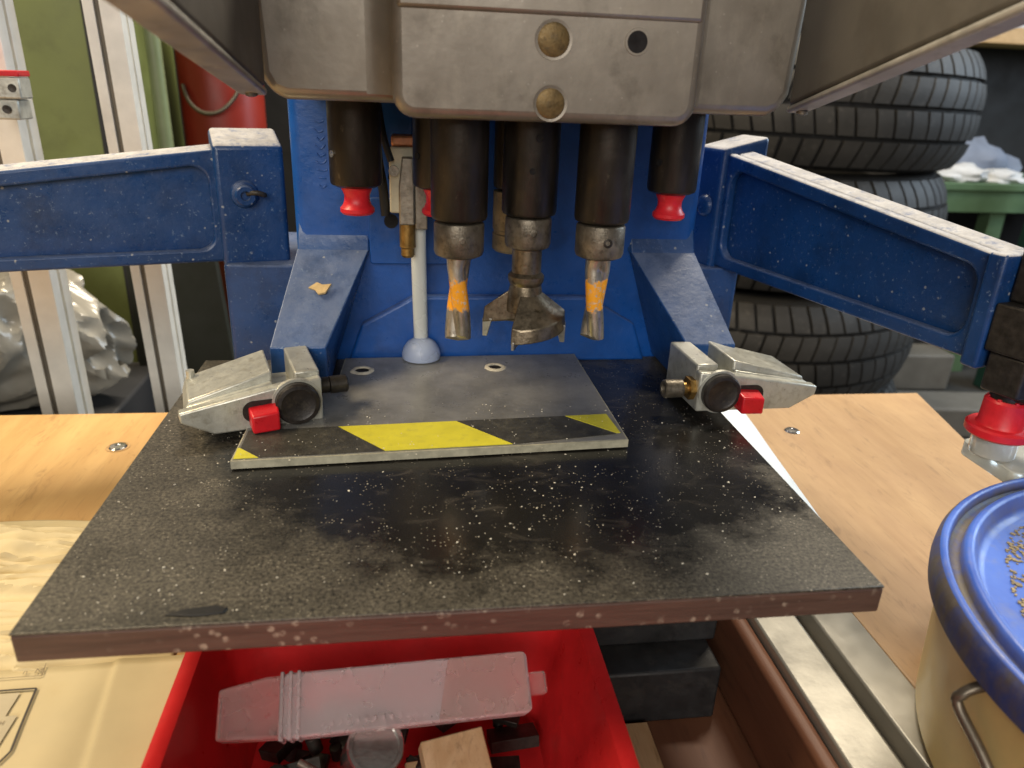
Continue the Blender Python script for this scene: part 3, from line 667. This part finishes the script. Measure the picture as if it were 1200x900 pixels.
# ================================================================== SCUFFED PLATE WITH HAZARD TAPE
pl = thing('cover_sheet', 'scuffed grey sheet with yellow and black hazard tape lying on the black table', 'plate', (-30, 0, 0))
out = [(-106.2, -66.5), (38.1, -57.6), (37.2, 39.2), (-75.0, 35.6), (-76.0, 9), (-105, 5)]
holes = [circ(-66.1, 18.6, 3.2), circ(-4.7, 20.9, 3.0)]
bm = NB(); slab_with_holes(bm, out, holes, XY, .6, 3.6); finish('sheet', bm, M['sheet_edge'], pl, None)
sh2 = [(-105.6, -65.8), (37.6, -57.0), (36.7, 38.7), (-74.5, 35.1), (-75.5, 8.5), (-104.5, 4.5)]
bm = NB(); slab_with_holes(bm, sh2, holes, XY, 3.62, 3.8); finish('face', bm, M['sheet'], pl, None)
for x, y, r in ((-66.1, 18.6, 3.2), (-4.7, 20.9, 3.0)):
    bm = NB(); n = 26; rings = []
    for rr, zz in ((r, 2.6), (r + .1, 4.3), (r + 1.0, 4.5), (r + 2.0, 3.95), (r + 2.3, 3.7)):
        rings.append([bm.verts.new((x + rr * (1 + .12 * noise.noise(Vector((3 * math.cos(a), 3 * math.sin(a), x)))) * math.cos(a), y + rr * (1 + .10 * noise.noise(Vector((3 * math.cos(a), 3 * math.sin(a), x + 5)))) * math.sin(a), zz + .25 * noise.noise(Vector((5 * math.cos(a), 5 * math.sin(a), x))))) for a in [2 * math.pi * k / n for k in range(n)]])
    for A, B in zip(rings, rings[1:]):
        for k in range(n): bm.faces.new((A[k], A[(k + 1) % n], B[(k + 1) % n], B[k]))
    finish('hole_burr', bm, M['burr'], pl, 60)
    bm = NB(); lathe(bm, [(0, .7), (r - .1, .7), (r - .1, 3.75), (r * .5, 3.9), (0, 3.6)], Matrix.Translation((x, y, 0)), 20); finish('hole_dark', bm, M['black'], pl)  # black plug paints the darkness inside the hole
# tape: front strip, drawn along the front edge from s=0 (left) to 1 (right); v = depth from the front edge
A_, B_ = Vector((-105.6, -65.6)), Vector((37.5, -56.8)); d_ = (B_ - A_); Lt = d_.length; d_ /= Lt; n_ = Vector((-d_.y, d_.x))
TP = lambda u, v, w_: Vector(((A_ + d_ * u + n_ * v).x, (A_ + d_ * u + n_ * v).y, w_))
W_ = 22.5
def stripe(name, pts, mt): bm = NB(); prism(bm, pts, TP, 3.85, 4.05); finish(name, bm, mt, pl)
stripe('yellow_stripe', [(0.2, .3), (8.5, .3), (1.2, 8.5), (.6, 8.5)], M['tape_y'])
stripe('black_stripe', [(9, .3), (52, .3), (35, W_), (2.5, W_), (1.6, 9)], M['tape_k'])
stripe('yellow_stripe', [(52.3, .3), (99, .3), (80.5, W_), (35.3, W_)], M['tape_y'])
stripe('black_stripe', [(99.3, .3), (140.5, 4.2), (124.5, W_), (80.8, W_)], M['tape_k'])
stripe('yellow_stripe', [(141, 5), (142.6, 5), (142.4, W_), (125, W_)], M['tape_y'])

# ================================================================== SMALL THINGS ON MACHINE AND TABLE
bm = NB(); pts = [(-81, 8, 30.6), (-77, 10, 32.5), (-74.5, 7.5, 30.8), (-76.5, 4, 28), (-80, 5, 28.6)]
tag(finish('wood_chip', (lambda b: (prism(b, [(-5, 0), (-1.5, 2.4), (1.2, 1.2), (4.8, 1.8), (2.4, -2), (-.6, -2.6), (-2, -1)], lambda u, v, w_: Matrix.Translation((-83, 22, 41.2)) @ Matrix.Rotation(math.radians(36), 4, 'X') @ Vector((u, v * 1.3, w_ + .25 * math.sin(u * 2))), 0, 1.1), b)[1])(bm), M['wchip'], None, None, .2), 'pale wood chip resting on the dusty blue machine leg', 'wood chip')
# sawdust flakes
random.seed(11); bm = NB()
for k in range(520):
    while True:
        x = random.uniform(-139, 86); y = random.uniform(-144, -20)
        if noise.noise(Vector((x * .03, y * .03, 1.7))) + random.uniform(-.5, .5) > -.05: break
    r = random.choice([.12, .14, .16, .2, .22, .26, .30, .40]) * random.uniform(.7, 1.2); a = random.uniform(0, 6.28); el = random.uniform(.4, 1)
    zb = 0.02 if not (-107 < x < 39 and y > -69) else 4.06
    mt = Matrix.Translation((x, y, zb)) @ Matrix.Rotation(a, 4, 'Z') @ Matrix.Rotation(random.uniform(-.3, .3), 4, 'X')
    hexa(bm, [mt @ Vector(p) for p in ((-r, -r * el, 0), (r, -r * el * .6, 0), (r * .8, r * el, 0), (-r * .7, r * el, 0), (-r * .7, -r * el * .7, r * .5), (r * .7, -r * el * .5, r * .6), (r * .5, r * el * .6, r * .4), (-r * .5, r * el * .6, r * .5))])
o = tag(finish('sawdust', bm, M['flake'], merge=False), 'pale sawdust flakes scattered over the black table board', 'sawdust'); o['kind'] = 'stuff'
# black smear blob on the front edge
bm = NB(); prism(bm, [(-10, 0), (-4, 2.0), (5, 2.8), (9, 1.6), (8, -.4), (0, -1)], lambda u, v, w_: Vector((-98.5 + u * .8, -142.3 + v, w_)), .02, .5); tag(finish('rubber_scrap', bm, M['rubber_block'], None, None, .2), 'small black scrap lying at the front edge of the table board', 'scrap')

# ================================================================== PAPERS ON THE BENCH
def sheet(name, fn, nx, ny, mt, thick=.25):
    bm = NB(); g = [[bm.verts.new(fn(i / nx, j / ny)) for j in range(ny + 1)] for i in range(nx + 1)]
    for i in range(nx):
        for j in range(ny): bm.faces.new((g[i][j], g[i + 1][j], g[i + 1][j + 1], g[i][j + 1]))
    o = finish(name, bm, mt, None, 25)
    m = o.modifiers.new('thick', 'SOLIDIFY'); m.thickness = thick * S; m.offset = 1
    return o
def crumple(s, t):
    x = -300 + 172 * s + 2 * math.sin(t * 9); y = -118 + 118 * t + 5 * noise.noise(Vector((s * 3, t * 2, 0)))
    rid = 1 - abs(noise.noise(Vector((x * .012, y * .11, 3.1)))) * 3.0
    h = 3.2 * max(0, rid) ** 3 + 2.6 * abs(noise.noise(Vector((x * .02, y * .2, 8)))) + .8 * noise.noise(Vector((x * .09, y * .05, 2)))
    c = Vector((x + 222, y + 24)); h += 2.6 * math.exp(-((c.length - 16) / 5) ** 2)
    edge = min(1, (1 - s) * 8, (1 - t) * 8)
    return Vector((x, y, BENCH + .8 + h * (.25 + .75 * edge)))
o = sheet('crinkled_paper', crumple, 110, 140, M['paper']); tag(o, 'crinkled cream paper bag spread on the bench beside the black table board', 'paper')
def flat(s, t):
    x = -300 + 184 * s; y = -300 + 205 * t
    dl = x + 142.4 + .138 * (y + 95.8)                 # fold line
    st = 1.3 / (1 + math.exp(-dl / .35))
    return Vector((x, y, BENCH + 4.6 + st + .7 * noise.noise(Vector((x * .02, y * .02, 5))) + .3 * noise.noise(Vector((x * .08, y * .05, 5)))))
o = sheet('instruction_sheet', flat, 260, 60, M['paper'], .3); tag(o, 'cream instruction sheet with a black printed frame beside the red bin', 'paper')
ins = o
def ink(pts, wd, mt, z=.75):
    bm = NB()
    for a, b in zip(pts, pts[1:]):
        a, b = Vector(a), Vector(b); d = (b - a).normalized(); n = Vector((-d.y, d.x)) * wd / 2; k = 8
        for i in range(k):
            p, q = a + (b - a) * i / k, a + (b - a) * (i + 1) / k
            zz = [flat((v.x + 300) / 184, (v.y + 300) / 205).z + z for v in (p, q)]
            v = [bm.verts.new((p.x - n.x, p.y - n.y, zz[0])), bm.verts.new((q.x - n.x, q.y - n.y, zz[1])), bm.verts.new((q.x + n.x, q.y + n.y, zz[1])), bm.verts.new((p.x + n.x, p.y + n.y, zz[0]))]
            bm.faces.new(v)
    return finish('printed_line', bm, mt, ins)
INK = True

# ================================================================== RED BIN AND CONTENTS
bn = thing('storage_bin', 'red plastic storage bin full of small parts under the table board', 'bin', (-50, -170, LOW))
RIM = -46.
def binloop(k):       # ring list of (inset, z)
    return k
bm = NB(); rings = []
for ins_, z, r in ((0, RIM - 5, 9), (0, RIM, 9), (2.6, RIM + .6, 8), (5, RIM - .2, 8), (5.6, RIM - 3, 8), (17, LOW + 6, 9), (22, LOW + 3, 9), (22, LOW + 3, 9)):
    rings.append([bm.verts.new((u, v, z)) for u, v in rrect(-117.3 + ins_, 17.5 - ins_, -300 + ins_, -72 - ins_, max(r, 14 - ins_ * .2), 6)])
for A, B in zip(rings[:-1], rings[1:-1]):
    for k in range(len(A)): bm.faces.new((A[k], A[(k + 1) % len(A)], B[(k + 1) % len(A)], B[k]))
bm.faces.new(rings[-2])
o = finish('shell', bm, M['bin'], bn, 40); m = o.modifiers.new('thick', 'SOLIDIFY'); m.thickness = 1.6 * S; m.offset = -1
# frosted plastic box
pb = thing('plastic_box', 'frosted pinkish plastic box lying across the red bin', 'plastic box', (-55, -125, -70))
mt = Matrix.Translation((-55, -118, -56)) @ Matrix.Rotation(math.radians(2.5), 4, 'Z') @ Matrix.Rotation(math.radians(38), 4, 'X')
TR = lambda u, v, w_: mt @ Vector((u, v, w_))
bm = NB(); prism(bm, rrect(-30, 48, -9.5, 9.5, 2, 4), TR, -5, 5); finish('body', bm, M['boxclear'], pb, None, .8)
bm = NB(); prism(bm, [(-49, -8), (-30.2, -9), (-30.2, 9), (-35, 9), (-49, 6.5)], TR, -4.4, 4.4); finish('end_cap', bm, M['boxlid'], pb, None, .8)
bm = NB(); prism(bm, rrect(48.2, 54, -4, 3, .8, 3), TR, -2.5, 2.5); finish('tab', bm, M['boxlid'], pb, None, .3)
for u in (-30.6, -28, -25.5):
    bm = NB(); prism(bm, [(u, -9.9), (u + 1.2, -9.9), (u + 1.2, 9.9), (u, 9.9)], TR, -5.3, 5.5); finish('rib', bm, M['boxclear'], pb, None, .3)
bm = NB(); prism(bm, [(18, -9.0), (47, -9.0), (47, 9.0), (22, 9.0)], TR, 5.05, 5.5); finish('lid_panel', bm, M['boxlid'], pb)
for k in range(13):
    bm = NB(); u = -18 + k * 2.6; prism(bm, [(u, -7.2), (u + 1.1, -7.0), (u + 1.0, -5.6), (u, -5.9)], TR, 5.05, 5.6); finish('embossed_mark', bm, M['boxclear'], pb)
random.seed(5)
def offcut(c, sx, sy, sz, rz, rx, label):
    mt2 = Matrix.Translation(c) @ Matrix.Rotation(rz, 4, 'Z') @ Matrix.Rotation(rx, 4, 'X'); bm = NB(); box(bm, -sx, sx, -sy, sy, -sz, sz, mt2)
    tag(finish('wood_offcut', bm, M['offcut'], None, None, .5), label, 'wood offcut', 'wood offcuts in the red bin')
offcut((-32, -133, -68), 10, 6.5, 4.0, .22, .5, 'upper pale wood offcut leaning below the plastic box')
offcut((-28, -147, -74), 11, 6, 4.0, .38, .35, 'lower pale wood offcut at the front of the red bin')
offcut((-34, -128, -88), 13, 8, 7.0, .1, .1, 'dark wood offcut wedged behind the pale ones')
bm = NB(); lathe(bm, [(0, -9), (8.5, -9), (9, -8.4), (9, 8.4), (8.5, 9), (7.4, 9), (7.2, 7.6), (0, 7.6)], Matrix.Translation((-58, -125, -72)) @ Matrix.Rotation(.5, 4, 'X') @ Matrix.Rotation(.2, 4, 'Y'), 32); tag(finish('metal_bush', bm, M['silver'], None, 30), 'shiny silver metal bush among the scraps in the bin', 'metal part')
bm = NB(); tube(bm, [(-80, -128, -70), (-38, -152, -78)], 1.2, 10); tag(finish('metal_rod', bm, M['bracket'], None, 60), 'thin grey metal rod lying slanted in the bin', 'rod')
pts = []
for k in range(70):
    a = k * .35; r = 9 + 1.6 * math.sin(k * .37); pts.append((-70 + r * math.cos(a), -150 + r * .8 * math.sin(a), -82 + 6 * math.sin(k * .09) + k * .12))
bm = NB(); tube(bm, pts, 1.7, 8); tag(finish('cable_coil', bm, M['cable'], None, 60), 'coiled black cable at the front of the red bin', 'cable')
bm = NB()
for k in range(90):
    x = random.uniform(-92, -8); y = random.uniform(-210, -92); z = -94 + random.uniform(0, 14); r = random.uniform(1.5, 4.5)
    mt3 = Matrix.Translation((x, y, z)) @ Matrix.Rotation(random.uniform(0, 6), 4, 'Z') @ Matrix.Rotation(random.uniform(-.8, .8), 4, 'X')
    if k % 3: box(bm, -r * 2, r * 2, -r, r, -r * .5, r * .5, mt3)
    else: lathe(bm, [(0, -r), (r * .8, -r), (r * .8, r), (0, r)], mt3, 12)
o = tag(finish('scrap_parts', bm, M['bolt'], None, 30, .2, merge=False), 'dark jumble of small metal scraps at the bottom of the bin', 'scrap'); o['kind'] = 'stuff'

# ================================================================== BLUE-LIDDED TUB, WHITE SHEET
tu = thing('plastic_tub', 'cream plastic tub with a dusty blue lid beside the aluminium rail', 'tub', (197.5, -185, BENCH))
TT = Matrix.Translation((197.5, -185, 0))
bm = NB(); lathe(bm, [(0, BENCH + .6), (88, BENCH + .6), (92, BENCH + 4), (94.5, -12), (0, -12)], TT, 96); finish('body', bm, M['tub'], tu, 40)
bm = NB(); lathe(bm, [(97.3, -.2), (96.6, .45), (95.6, .45), (94.9, -.3), (94.5, -2.9)], TT, 120, False); lid = finish('lid', bm, M['lidblue'], tu, 60)
bm = NB(); lathe(bm, [(94.8, -10.6), (97.4, -11.2), (98.5, -10.2), (98.9, -6.4), (98.5, -2.4), (97.9, -1.0), (97.3, -.2)], TT, 120, False); finish('lid_skirt', bm, M['lid_dirty'], lid, 40)
bm = NB(); lathe(bm, [(94.5, -2.9), (93.8, -3.5), (91.8, -3.6), (91.2, -2.9)], TT, 120, False); finish('lid_groove', bm, M['lid_dirty'], lid, 60)
bm = NB(); lathe(bm, [(91.2, -2.9), (90.9, -.9), (90.2, .3), (89.4, .6), (88.4, .5), (87.6, -.2), (86.6, -3.6), (85.4, -5.2), (83.6, -5.8), (60, -5.9), (0, -6.0)], TT, 120, False); finish('lid_panel', bm, M['lidblue'], lid, 40)
bm = NB(); random.seed(21)
for k in range(900):
    a = random.uniform(1.7, 4.6); r = 82 - abs(random.gauss(0, 6)) - 5 * abs(math.sin(a * 3)); s = random.uniform(.2, .8)
    mt3 = TT @ Matrix.Translation((r * math.cos(a), r * math.sin(a), -5.7)) @ Matrix.Rotation(random.uniform(0, 6), 4, 'Z')
    box(bm, -s, s, -s * .6, s * .6, -.1, s * .4, mt3)
finish('dust_on_lid', bm, M['liddust'], tu, merge=False)['kind'] = 'stuff'
bm = NB(); tube(bm, smoothpath([TT @ Vector(p) for p in ((-91, 14, -13.5), (-95, 14.5, -14.5), (-98, 15, -17), (-98.6, 14.5, -20.5), (-96.5, 3.5, -29), (-95.2, -10, -42))]), 1.5, 8); finish('handle', bm, M['wire'], tu, 60)
def wsheet(s, t): return Vector((70 + 96 * s - (1 - t) * 17, 4 + 104 * t - 30 * (1 - t), BENCH + .5 + .5 * noise.noise(Vector((s * 3, t * 3, 2)))))
o = sheet('white_sheet', wsheet, 12, 12, M['paper_white'], .3); tag(o, 'white sheet of paper sticking out from under the black table board', 'paper')

# ================================================================== BACKGROUND LEFT
def extrusion(p0, p1, wd, label):
    p0, p1 = Vector(p0), Vector(p1); d = (p1 - p0).normalized(); m = frame(p0, d, (1, 0, 0)); L = (p1 - p0).length
    ex = thing('aluminium_profile', label, 'aluminium profile', p0, 'aluminium profiles leaning behind the bench')
    h = wd / 2; g = wd * .075
    # slotted section: slot in the face towards the bench and in the right side
    sec = [(-h, h), (-h, -h), (-h * .25 - g, -h), (-h * .25 - g, -h + 3), (-h * .25 + g, -h + 3), (-h * .25 + g, -h), (h, -h), (h, -g), (h - 3, -g), (h - 3, g), (h, g), (h, h)]
    bm = NB(); prism(bm, sec, lambda u, v, w_: m @ Vector((u, v, w_)), 0, L); finish('profile', bm, M['alu_warm'], ex, None, .35, 2)
    bm = NB(); prism(bm, [(-h * .25 - g * .9, -h + 2.2), (-h * .25 + g * .9, -h + 2.2), (-h * .25 + g * .9, -h + 3.4), (-h * .25 - g * .9, -h + 3.4)], lambda u, v, w_: m @ Vector((u, v, w_)), 0, L); finish('slot', bm, M['groove'], ex)
    return ex
extrusion((-232, 290, FLOOR), (-222, 212, 330), 21, 'aluminium profile leaning beside the red cylinder')
extrusion((-306, 262, FLOOR), (-273, 178, 330), 24, 'aluminium profile with a red and grey clamp on it')
cl = thing('rail_clamp', 'grey rail clamp with red lever on the aluminium profile', 'clamp', (-268, 180, 105))
bm = NB(); box(bm, -276, -254, 164, 178, 110, 121); finish('jaw', bm, M['zinc'], cl, None, .8)
bm = NB(); box(bm, -272, -257, 165, 180, 99, 109.5); finish('lower_jaw', bm, M['zinc'], cl, None, .8)
bm = NB(); box(bm, -280, -268, 160, 176, 119, 126); finish('lever', bm, M['red_lever'], cl, None, 1.5)
bm = NB(); box(bm, -267, -253.5, 164, 178, 121.4, 124.5); finish('pad', bm, M['red_lever'], cl, None, .6)
for x, z in ((-258, 115.5), (-263, 104.5)):
    bm = NB(); lathe(bm, [(0, 0), (2.2, 0), (2.2, .8), (0, .6)], frame((x, 164.6, z), (0, -1, 0)), 14); finish('hole', bm, M['bolt'], cl)
cb = thing('green_cabinet', 'olive green steel cabinet behind the aluminium profiles', 'cabinet', (-480, 620, FLOOR))
bm = NB(); box(bm, -620, -345, 520, 800, FLOOR, 420); finish('body', bm, M['olive'], cb, None, 3)
bm = NB(); box(bm, -344.5, -338, 512, 540, FLOOR, 420); finish('frame_edge', bm, M['panel_dark'], cb)
bm = NB(); tube(bm, [(-300, 565, FLOOR), (-300, 565, 400)], 7.5, 16); tag(finish('green_post', bm, M['olive_pale'], None, 50), 'thin pale green upright post beside the red cylinder', 'post')
rc = thing('red_cylinder', 'tall red metal cylinder with a drooping wire beside the green post', 'cylinder', (-245, 760, FLOOR))
bm = NB(); lathe(bm, [(0, 0), (48, 0), (50, 4), (50, 720), (44, 740), (0, 744)], Matrix.Translation((-276, 740, FLOOR)), 48); finish('body', bm, M['redsteel'], rc, 40)
bm = NB(); tube(bm, smoothpath([(-312, 700, 112), (-304, 690, 93), (-288, 683, 82), (-268, 681, 84), (-250, 684, 100), (-243, 686, 116)]), 2.4, 8); finish('wire_handle', bm, M['wire'], rc, 60)
# crumpled bag
bm = NB(); bmesh.ops.create_icosphere(bm, subdivisions=6, radius=1)
for v in bm.verts:
    p = v.co.copy(); d = 1.0
    q_ = p * 1.35 + Vector((.35 * noise.noise(p * 2), 4, 2 + .35 * noise.noise(p * 2 + Vector((5, 0, 0)))))
    f1 = noise.voronoi(q_)[0]; f2 = noise.voronoi(q_ * 2.3)[0]
    d += .50 * (f1[0] - .45) + .22 * (f2[0] - .4)
    d += .03 * noise.noise(p * 5)
    p *= d; v.co = Vector((-428 + p.x * 108, 400 + p.y * 50, -102 + p.z * 72))
    if v.co.z < -166: v.co.z = -166 + (v.co.z + 166) * .1
    elif v.co.x > -350: v.co.z -= (v.co.x + 350) * .5 * (v.co.z > -130)
tag(finish('plastic_bag', bm, M['bag'], None, 22), 'crumpled shiny plastic bag on a dark crate behind the bench', 'bag')
bm = NB(); box(bm, -610, -318, 345, 505, FLOOR, -170); tag(finish('dark_crate', bm, M['panel_dark'], None, None, 3), 'dark crate under the crumpled bag behind the bench', 'crate')

bm = NB(); hexa(bm, [(-336, 470, FLOOR), (-208, 470, FLOOR), (-208, 482, FLOOR), (-336, 482, FLOOR), (-336, 500, -10), (-250, 500, -10), (-250, 512, -10), (-336, 512, -10)]); tag(finish('shade_board', bm, M['shade_green'], None, None, 1), 'dark green-black board added for the shade low on the cabinet', 'board')  # added board, its dark colour stands in for shade below the arm

# ================================================================== TYRES
def tyre_mesh():
    bm = NB(); R = 300; H = 92
    crown = lambda z: -26 * (abs(z) / 88) ** 2.6
    prof = [(190, -70), (205, -80), (235, -90), (258, -90)] + [(291 + crown(z), z) for z in (-86, -78, -66, -50, -30, 0, 30, 50, 66, 78, 86)] + [(258, 90), (235, 90), (205, 80), (190, 70), (196, 40), (260, 30), (260, -30), (196, -40), (190, -70)]
    lathe(bm, prof, None, 110, False); c = finish('carcass', bm, M['tyre_groove'], None, 40)
    bm = NB(); n = 66
    rows = ((-84, -47, .3, 0), (-40.5, -3.5, -.35, .5), (3.5, 40.5, .35, .2), (47, 84, -.3, .7))
    for row, (z0, z1, sk, off) in enumerate(rows):
        for k in range(n):
            a = 2 * math.pi * (k + off) / n; da = 2 * math.pi / n * (.455 if row in (1, 2) else .44) * (1 + .08 * math.sin(k * 2.4)); h = 8.2
            zs = [z0 + (z1 - z0) * i / 3 for i in range(4)]; G = []
            for i, z in enumerate(zs):
                s_ = i / 1.5 - 1; ed = .9 if i in (0, 3) else 0
                G.append([[bm.verts.new(((290.5 + crown(z) + dr) * math.cos(a + t_ + s_ * sk * da), (290.5 + crown(z) + dr) * math.sin(a + t_ + s_ * sk * da), z)) for dr, t_ in ((0, -da), (h - ed, -da * .93), (h - ed, da * .93), (0, da))]])
            G = [g[0] for g in G]
            for A, B in zip(G, G[1:]):
                for i in range(3): bm.faces.new((A[i], A[i + 1], B[i + 1], B[i]))
            bm.faces.new(G[0]); bm.faces.new(G[-1][::-1])
    t = finish('tread', bm, M['tyre'], None, 25, 0, merge=False)
    return c, t
c0, t0 = tyre_mesh()
tl = ('topmost of the stack', 'second from the top of the stack', 'third from the top of the stack', 'lowest of the stack on the floor')
for i, (x, y, zc, rz) in enumerate(((606, 1000, 113, .3), (596, 1006, -69, 1.1), (588, 1000, -251, .7), (596, 1004, -433, .2))):
    e = thing('car_tyre', 'worn black car tyre, ' + tl[i], 'tyre', (x, y, zc), 'stacked car tyres')
    for src in (c0, t0):
        o = src if i == 0 else src.copy()
        if i: col.objects.link(o)
        o.parent = e; o.matrix_parent_inverse = Matrix.Identity(4)
    e.rotation_euler = (0.012 * (i - 1), 0.02 * (1 - i), rz)

# ================================================================== BACKGROUND RIGHT
for i, (x0, x1, y0, y1, z0, z1, rz, lb) in enumerate(((760, 1240, 1210, 1300, FLOOR, -430, -.06, 'grey square timber on the floor behind the tyres'), (800, 1300, 950, 1050, FLOOR, -455, -.1, 'lower grey timber lying on the floor nearer the bench'))):
    cx_, cy_ = (x0 + x1) / 2, (y0 + y1) / 2
    bm = NB(); box(bm, x0 - cx_, x1 - cx_, y0 - cy_, y1 - cy_, z0, z1, Matrix.Translation((cx_, cy_, 0)) @ Matrix.Rotation(rz, 4, 'Z')); tag(finish('timber', bm, M['concrete'], None, None, 5), lb, 'timber', 'timbers on the floor')
sf = thing('wooden_shelf', 'wooden shelf plank high on a charcoal backboard above the green bench', 'shelf', (1500, 1560, -100))
bm = NB(); box(bm, 1255, 2100, 1490, 1640, 262, 298); finish('plank', bm, M['shelfwood'], sf, None, 2)
bm = NB(); box(bm, 1345, 2100, 1645, 1665, FLOOR, 420); finish('backboard', bm, M['panel_dark'], sf)
bm = NB(); box(bm, 1250, 2100, 1500, 1640, 298.4, 420); tag(finish('white_block', bm, M['cloth'], None, None, 2), 'plain white block standing on the wooden shelf plank', 'carton')  # plain white block filling the space above the plank
gb = thing('green_bench', 'green steel bench cluttered with rags beyond the tyres', 'bench', (1350, 1400, FLOOR))
bm = NB(); box(bm, 1120, 1800, 1300, 1600, -62, -45); finish('top', bm, M['green'], gb, None, 2)
bm = NB(); box(bm, 1120, 1800, 1306, 1318, -112, -62.5); finish('apron', bm, M['green'], gb, None, 1)
for x in (1135, 1330, 1700):
    bm = NB(); box(bm, x, x + 40, 1320, 1360, FLOOR, -62.8); finish('leg', bm, M['green'], gb, None, 1)
bm = NB(); hexa(bm, [(1330, 1190, FLOOR), (1420, 1190, FLOOR), (1420, 1230, FLOOR), (1330, 1230, FLOOR), (1345, 1190, 25), (1420, 1190, 60), (1420, 1230, 60), (1345, 1230, 25)]); tag(finish('green_cover', bm, M['green_dark'], None, None, 4), 'dark green machine cover standing before the cluttered bench', 'machine cover')
random.seed(9)
def rag(c, sx, sy, sz, mt, name, label, cat, sd):
    bm = NB(); bmesh.ops.create_icosphere(bm, subdivisions=3, radius=1)
    for v in bm.verts:
        d = 1 + .35 * noise.noise(v.co * 2.2 + Vector((sd, 0, 0))) + .15 * noise.noise(v.co * 6 + Vector((0, sd, 0)))
        p = v.co * d; p.z = max(p.z, -.45); v.co = Vector((c[0] + p.x * sx, c[1] + p.y * sy, c[2] + (p.z + .45) * sz))
    tag(finish(name, bm, mt, None, 40), label, cat)
rag((1250, 1350, -45), 75, 40, 26, M['cloth'], 'rag', 'white crumpled rag at the front of the green bench', 'rag', 1)
rag((1345, 1345, -45), 60, 35, 20, M['cloth'], 'rag', 'white rag beside the bench edge under the grey-blue cloth', 'rag', 4)
rag((1320, 1440, -45), 120, 60, 62, M['cloth_blue'], 'rag', 'grey-blue bundled cloth heaped on the green bench', 'cloth', 8)
rag((1250, 1520, -45), 60, 40, 105, M['amber'], 'bundle', 'amber bundle at the back of the green bench', 'bundle', 12)
bm = NB(); lathe(bm, [(0, -45), (16, -45), (16, 60), (9, 72), (8, 92), (0, 92)], Matrix.Translation((1275, 1450, 0)), 20); tag(finish('bottle', bm, M['cloth'], None, 40), 'small pale bottle standing on the green bench', 'bottle')

# ================================================================== PRINT ON THE INSTRUCTION SHEET
ink([(-200, -105.3), (-162.8, -105.2), (-159, -129.9), (-160.5, -134), (-178, -141)], .75, M['ink'])
ink([(-200, -99.2), (-163.6, -99.7), (-164.6, -94)], .3, M['ink_faint'])
bm = NB()
for i in range(10):
    for j in range(10):
        q = [(-198 + 34.5 * a / 10, -138 + 31.5 * b / 10) for a, b in ((i, j), (i + 1, j), (i + 1, j + 1), (i, j + 1))]
        if all(u < -160.5 - .155 * (v + 134) for u, v in q): bm.faces.new([bm.verts.new((u, v, flat((u + 300) / 184, (v + 300) / 205).z + .62)) for u, v in q])
finish('printed_panel', bm, simple('grey_print', (.44, .38, .26), .7, 0, .15, .05, .2), ins)
for txt, x, y, sz in (('M', -166.5, -98.6, 3.2), ('n', -170, -98.6, 3.0), ('H', -167.4, -119.5, 2.1), ('s', -168.4, -123.5, 1.9)):
    cu = bpy.data.curves.new('printed_text', 'FONT'); cu.body = txt; cu.size = sz * S
    tx = bpy.data.objects.new('printed_text', cu); col.objects.link(tx); bpy.context.view_layer.update()
    me = bpy.data.meshes.new_from_object(tx.evaluated_get(bpy.context.evaluated_depsgraph_get())); bpy.data.objects.remove(tx)
    me.materials.clear(); me.materials.append(M['ink_faint'])
    tx = bpy.data.objects.new('printed_text', me); col.objects.link(tx); tx.parent = ins; tx.location = Vector((x, y, flat((x + 300) / 184, (y + 300) / 205).z + .9)) * S
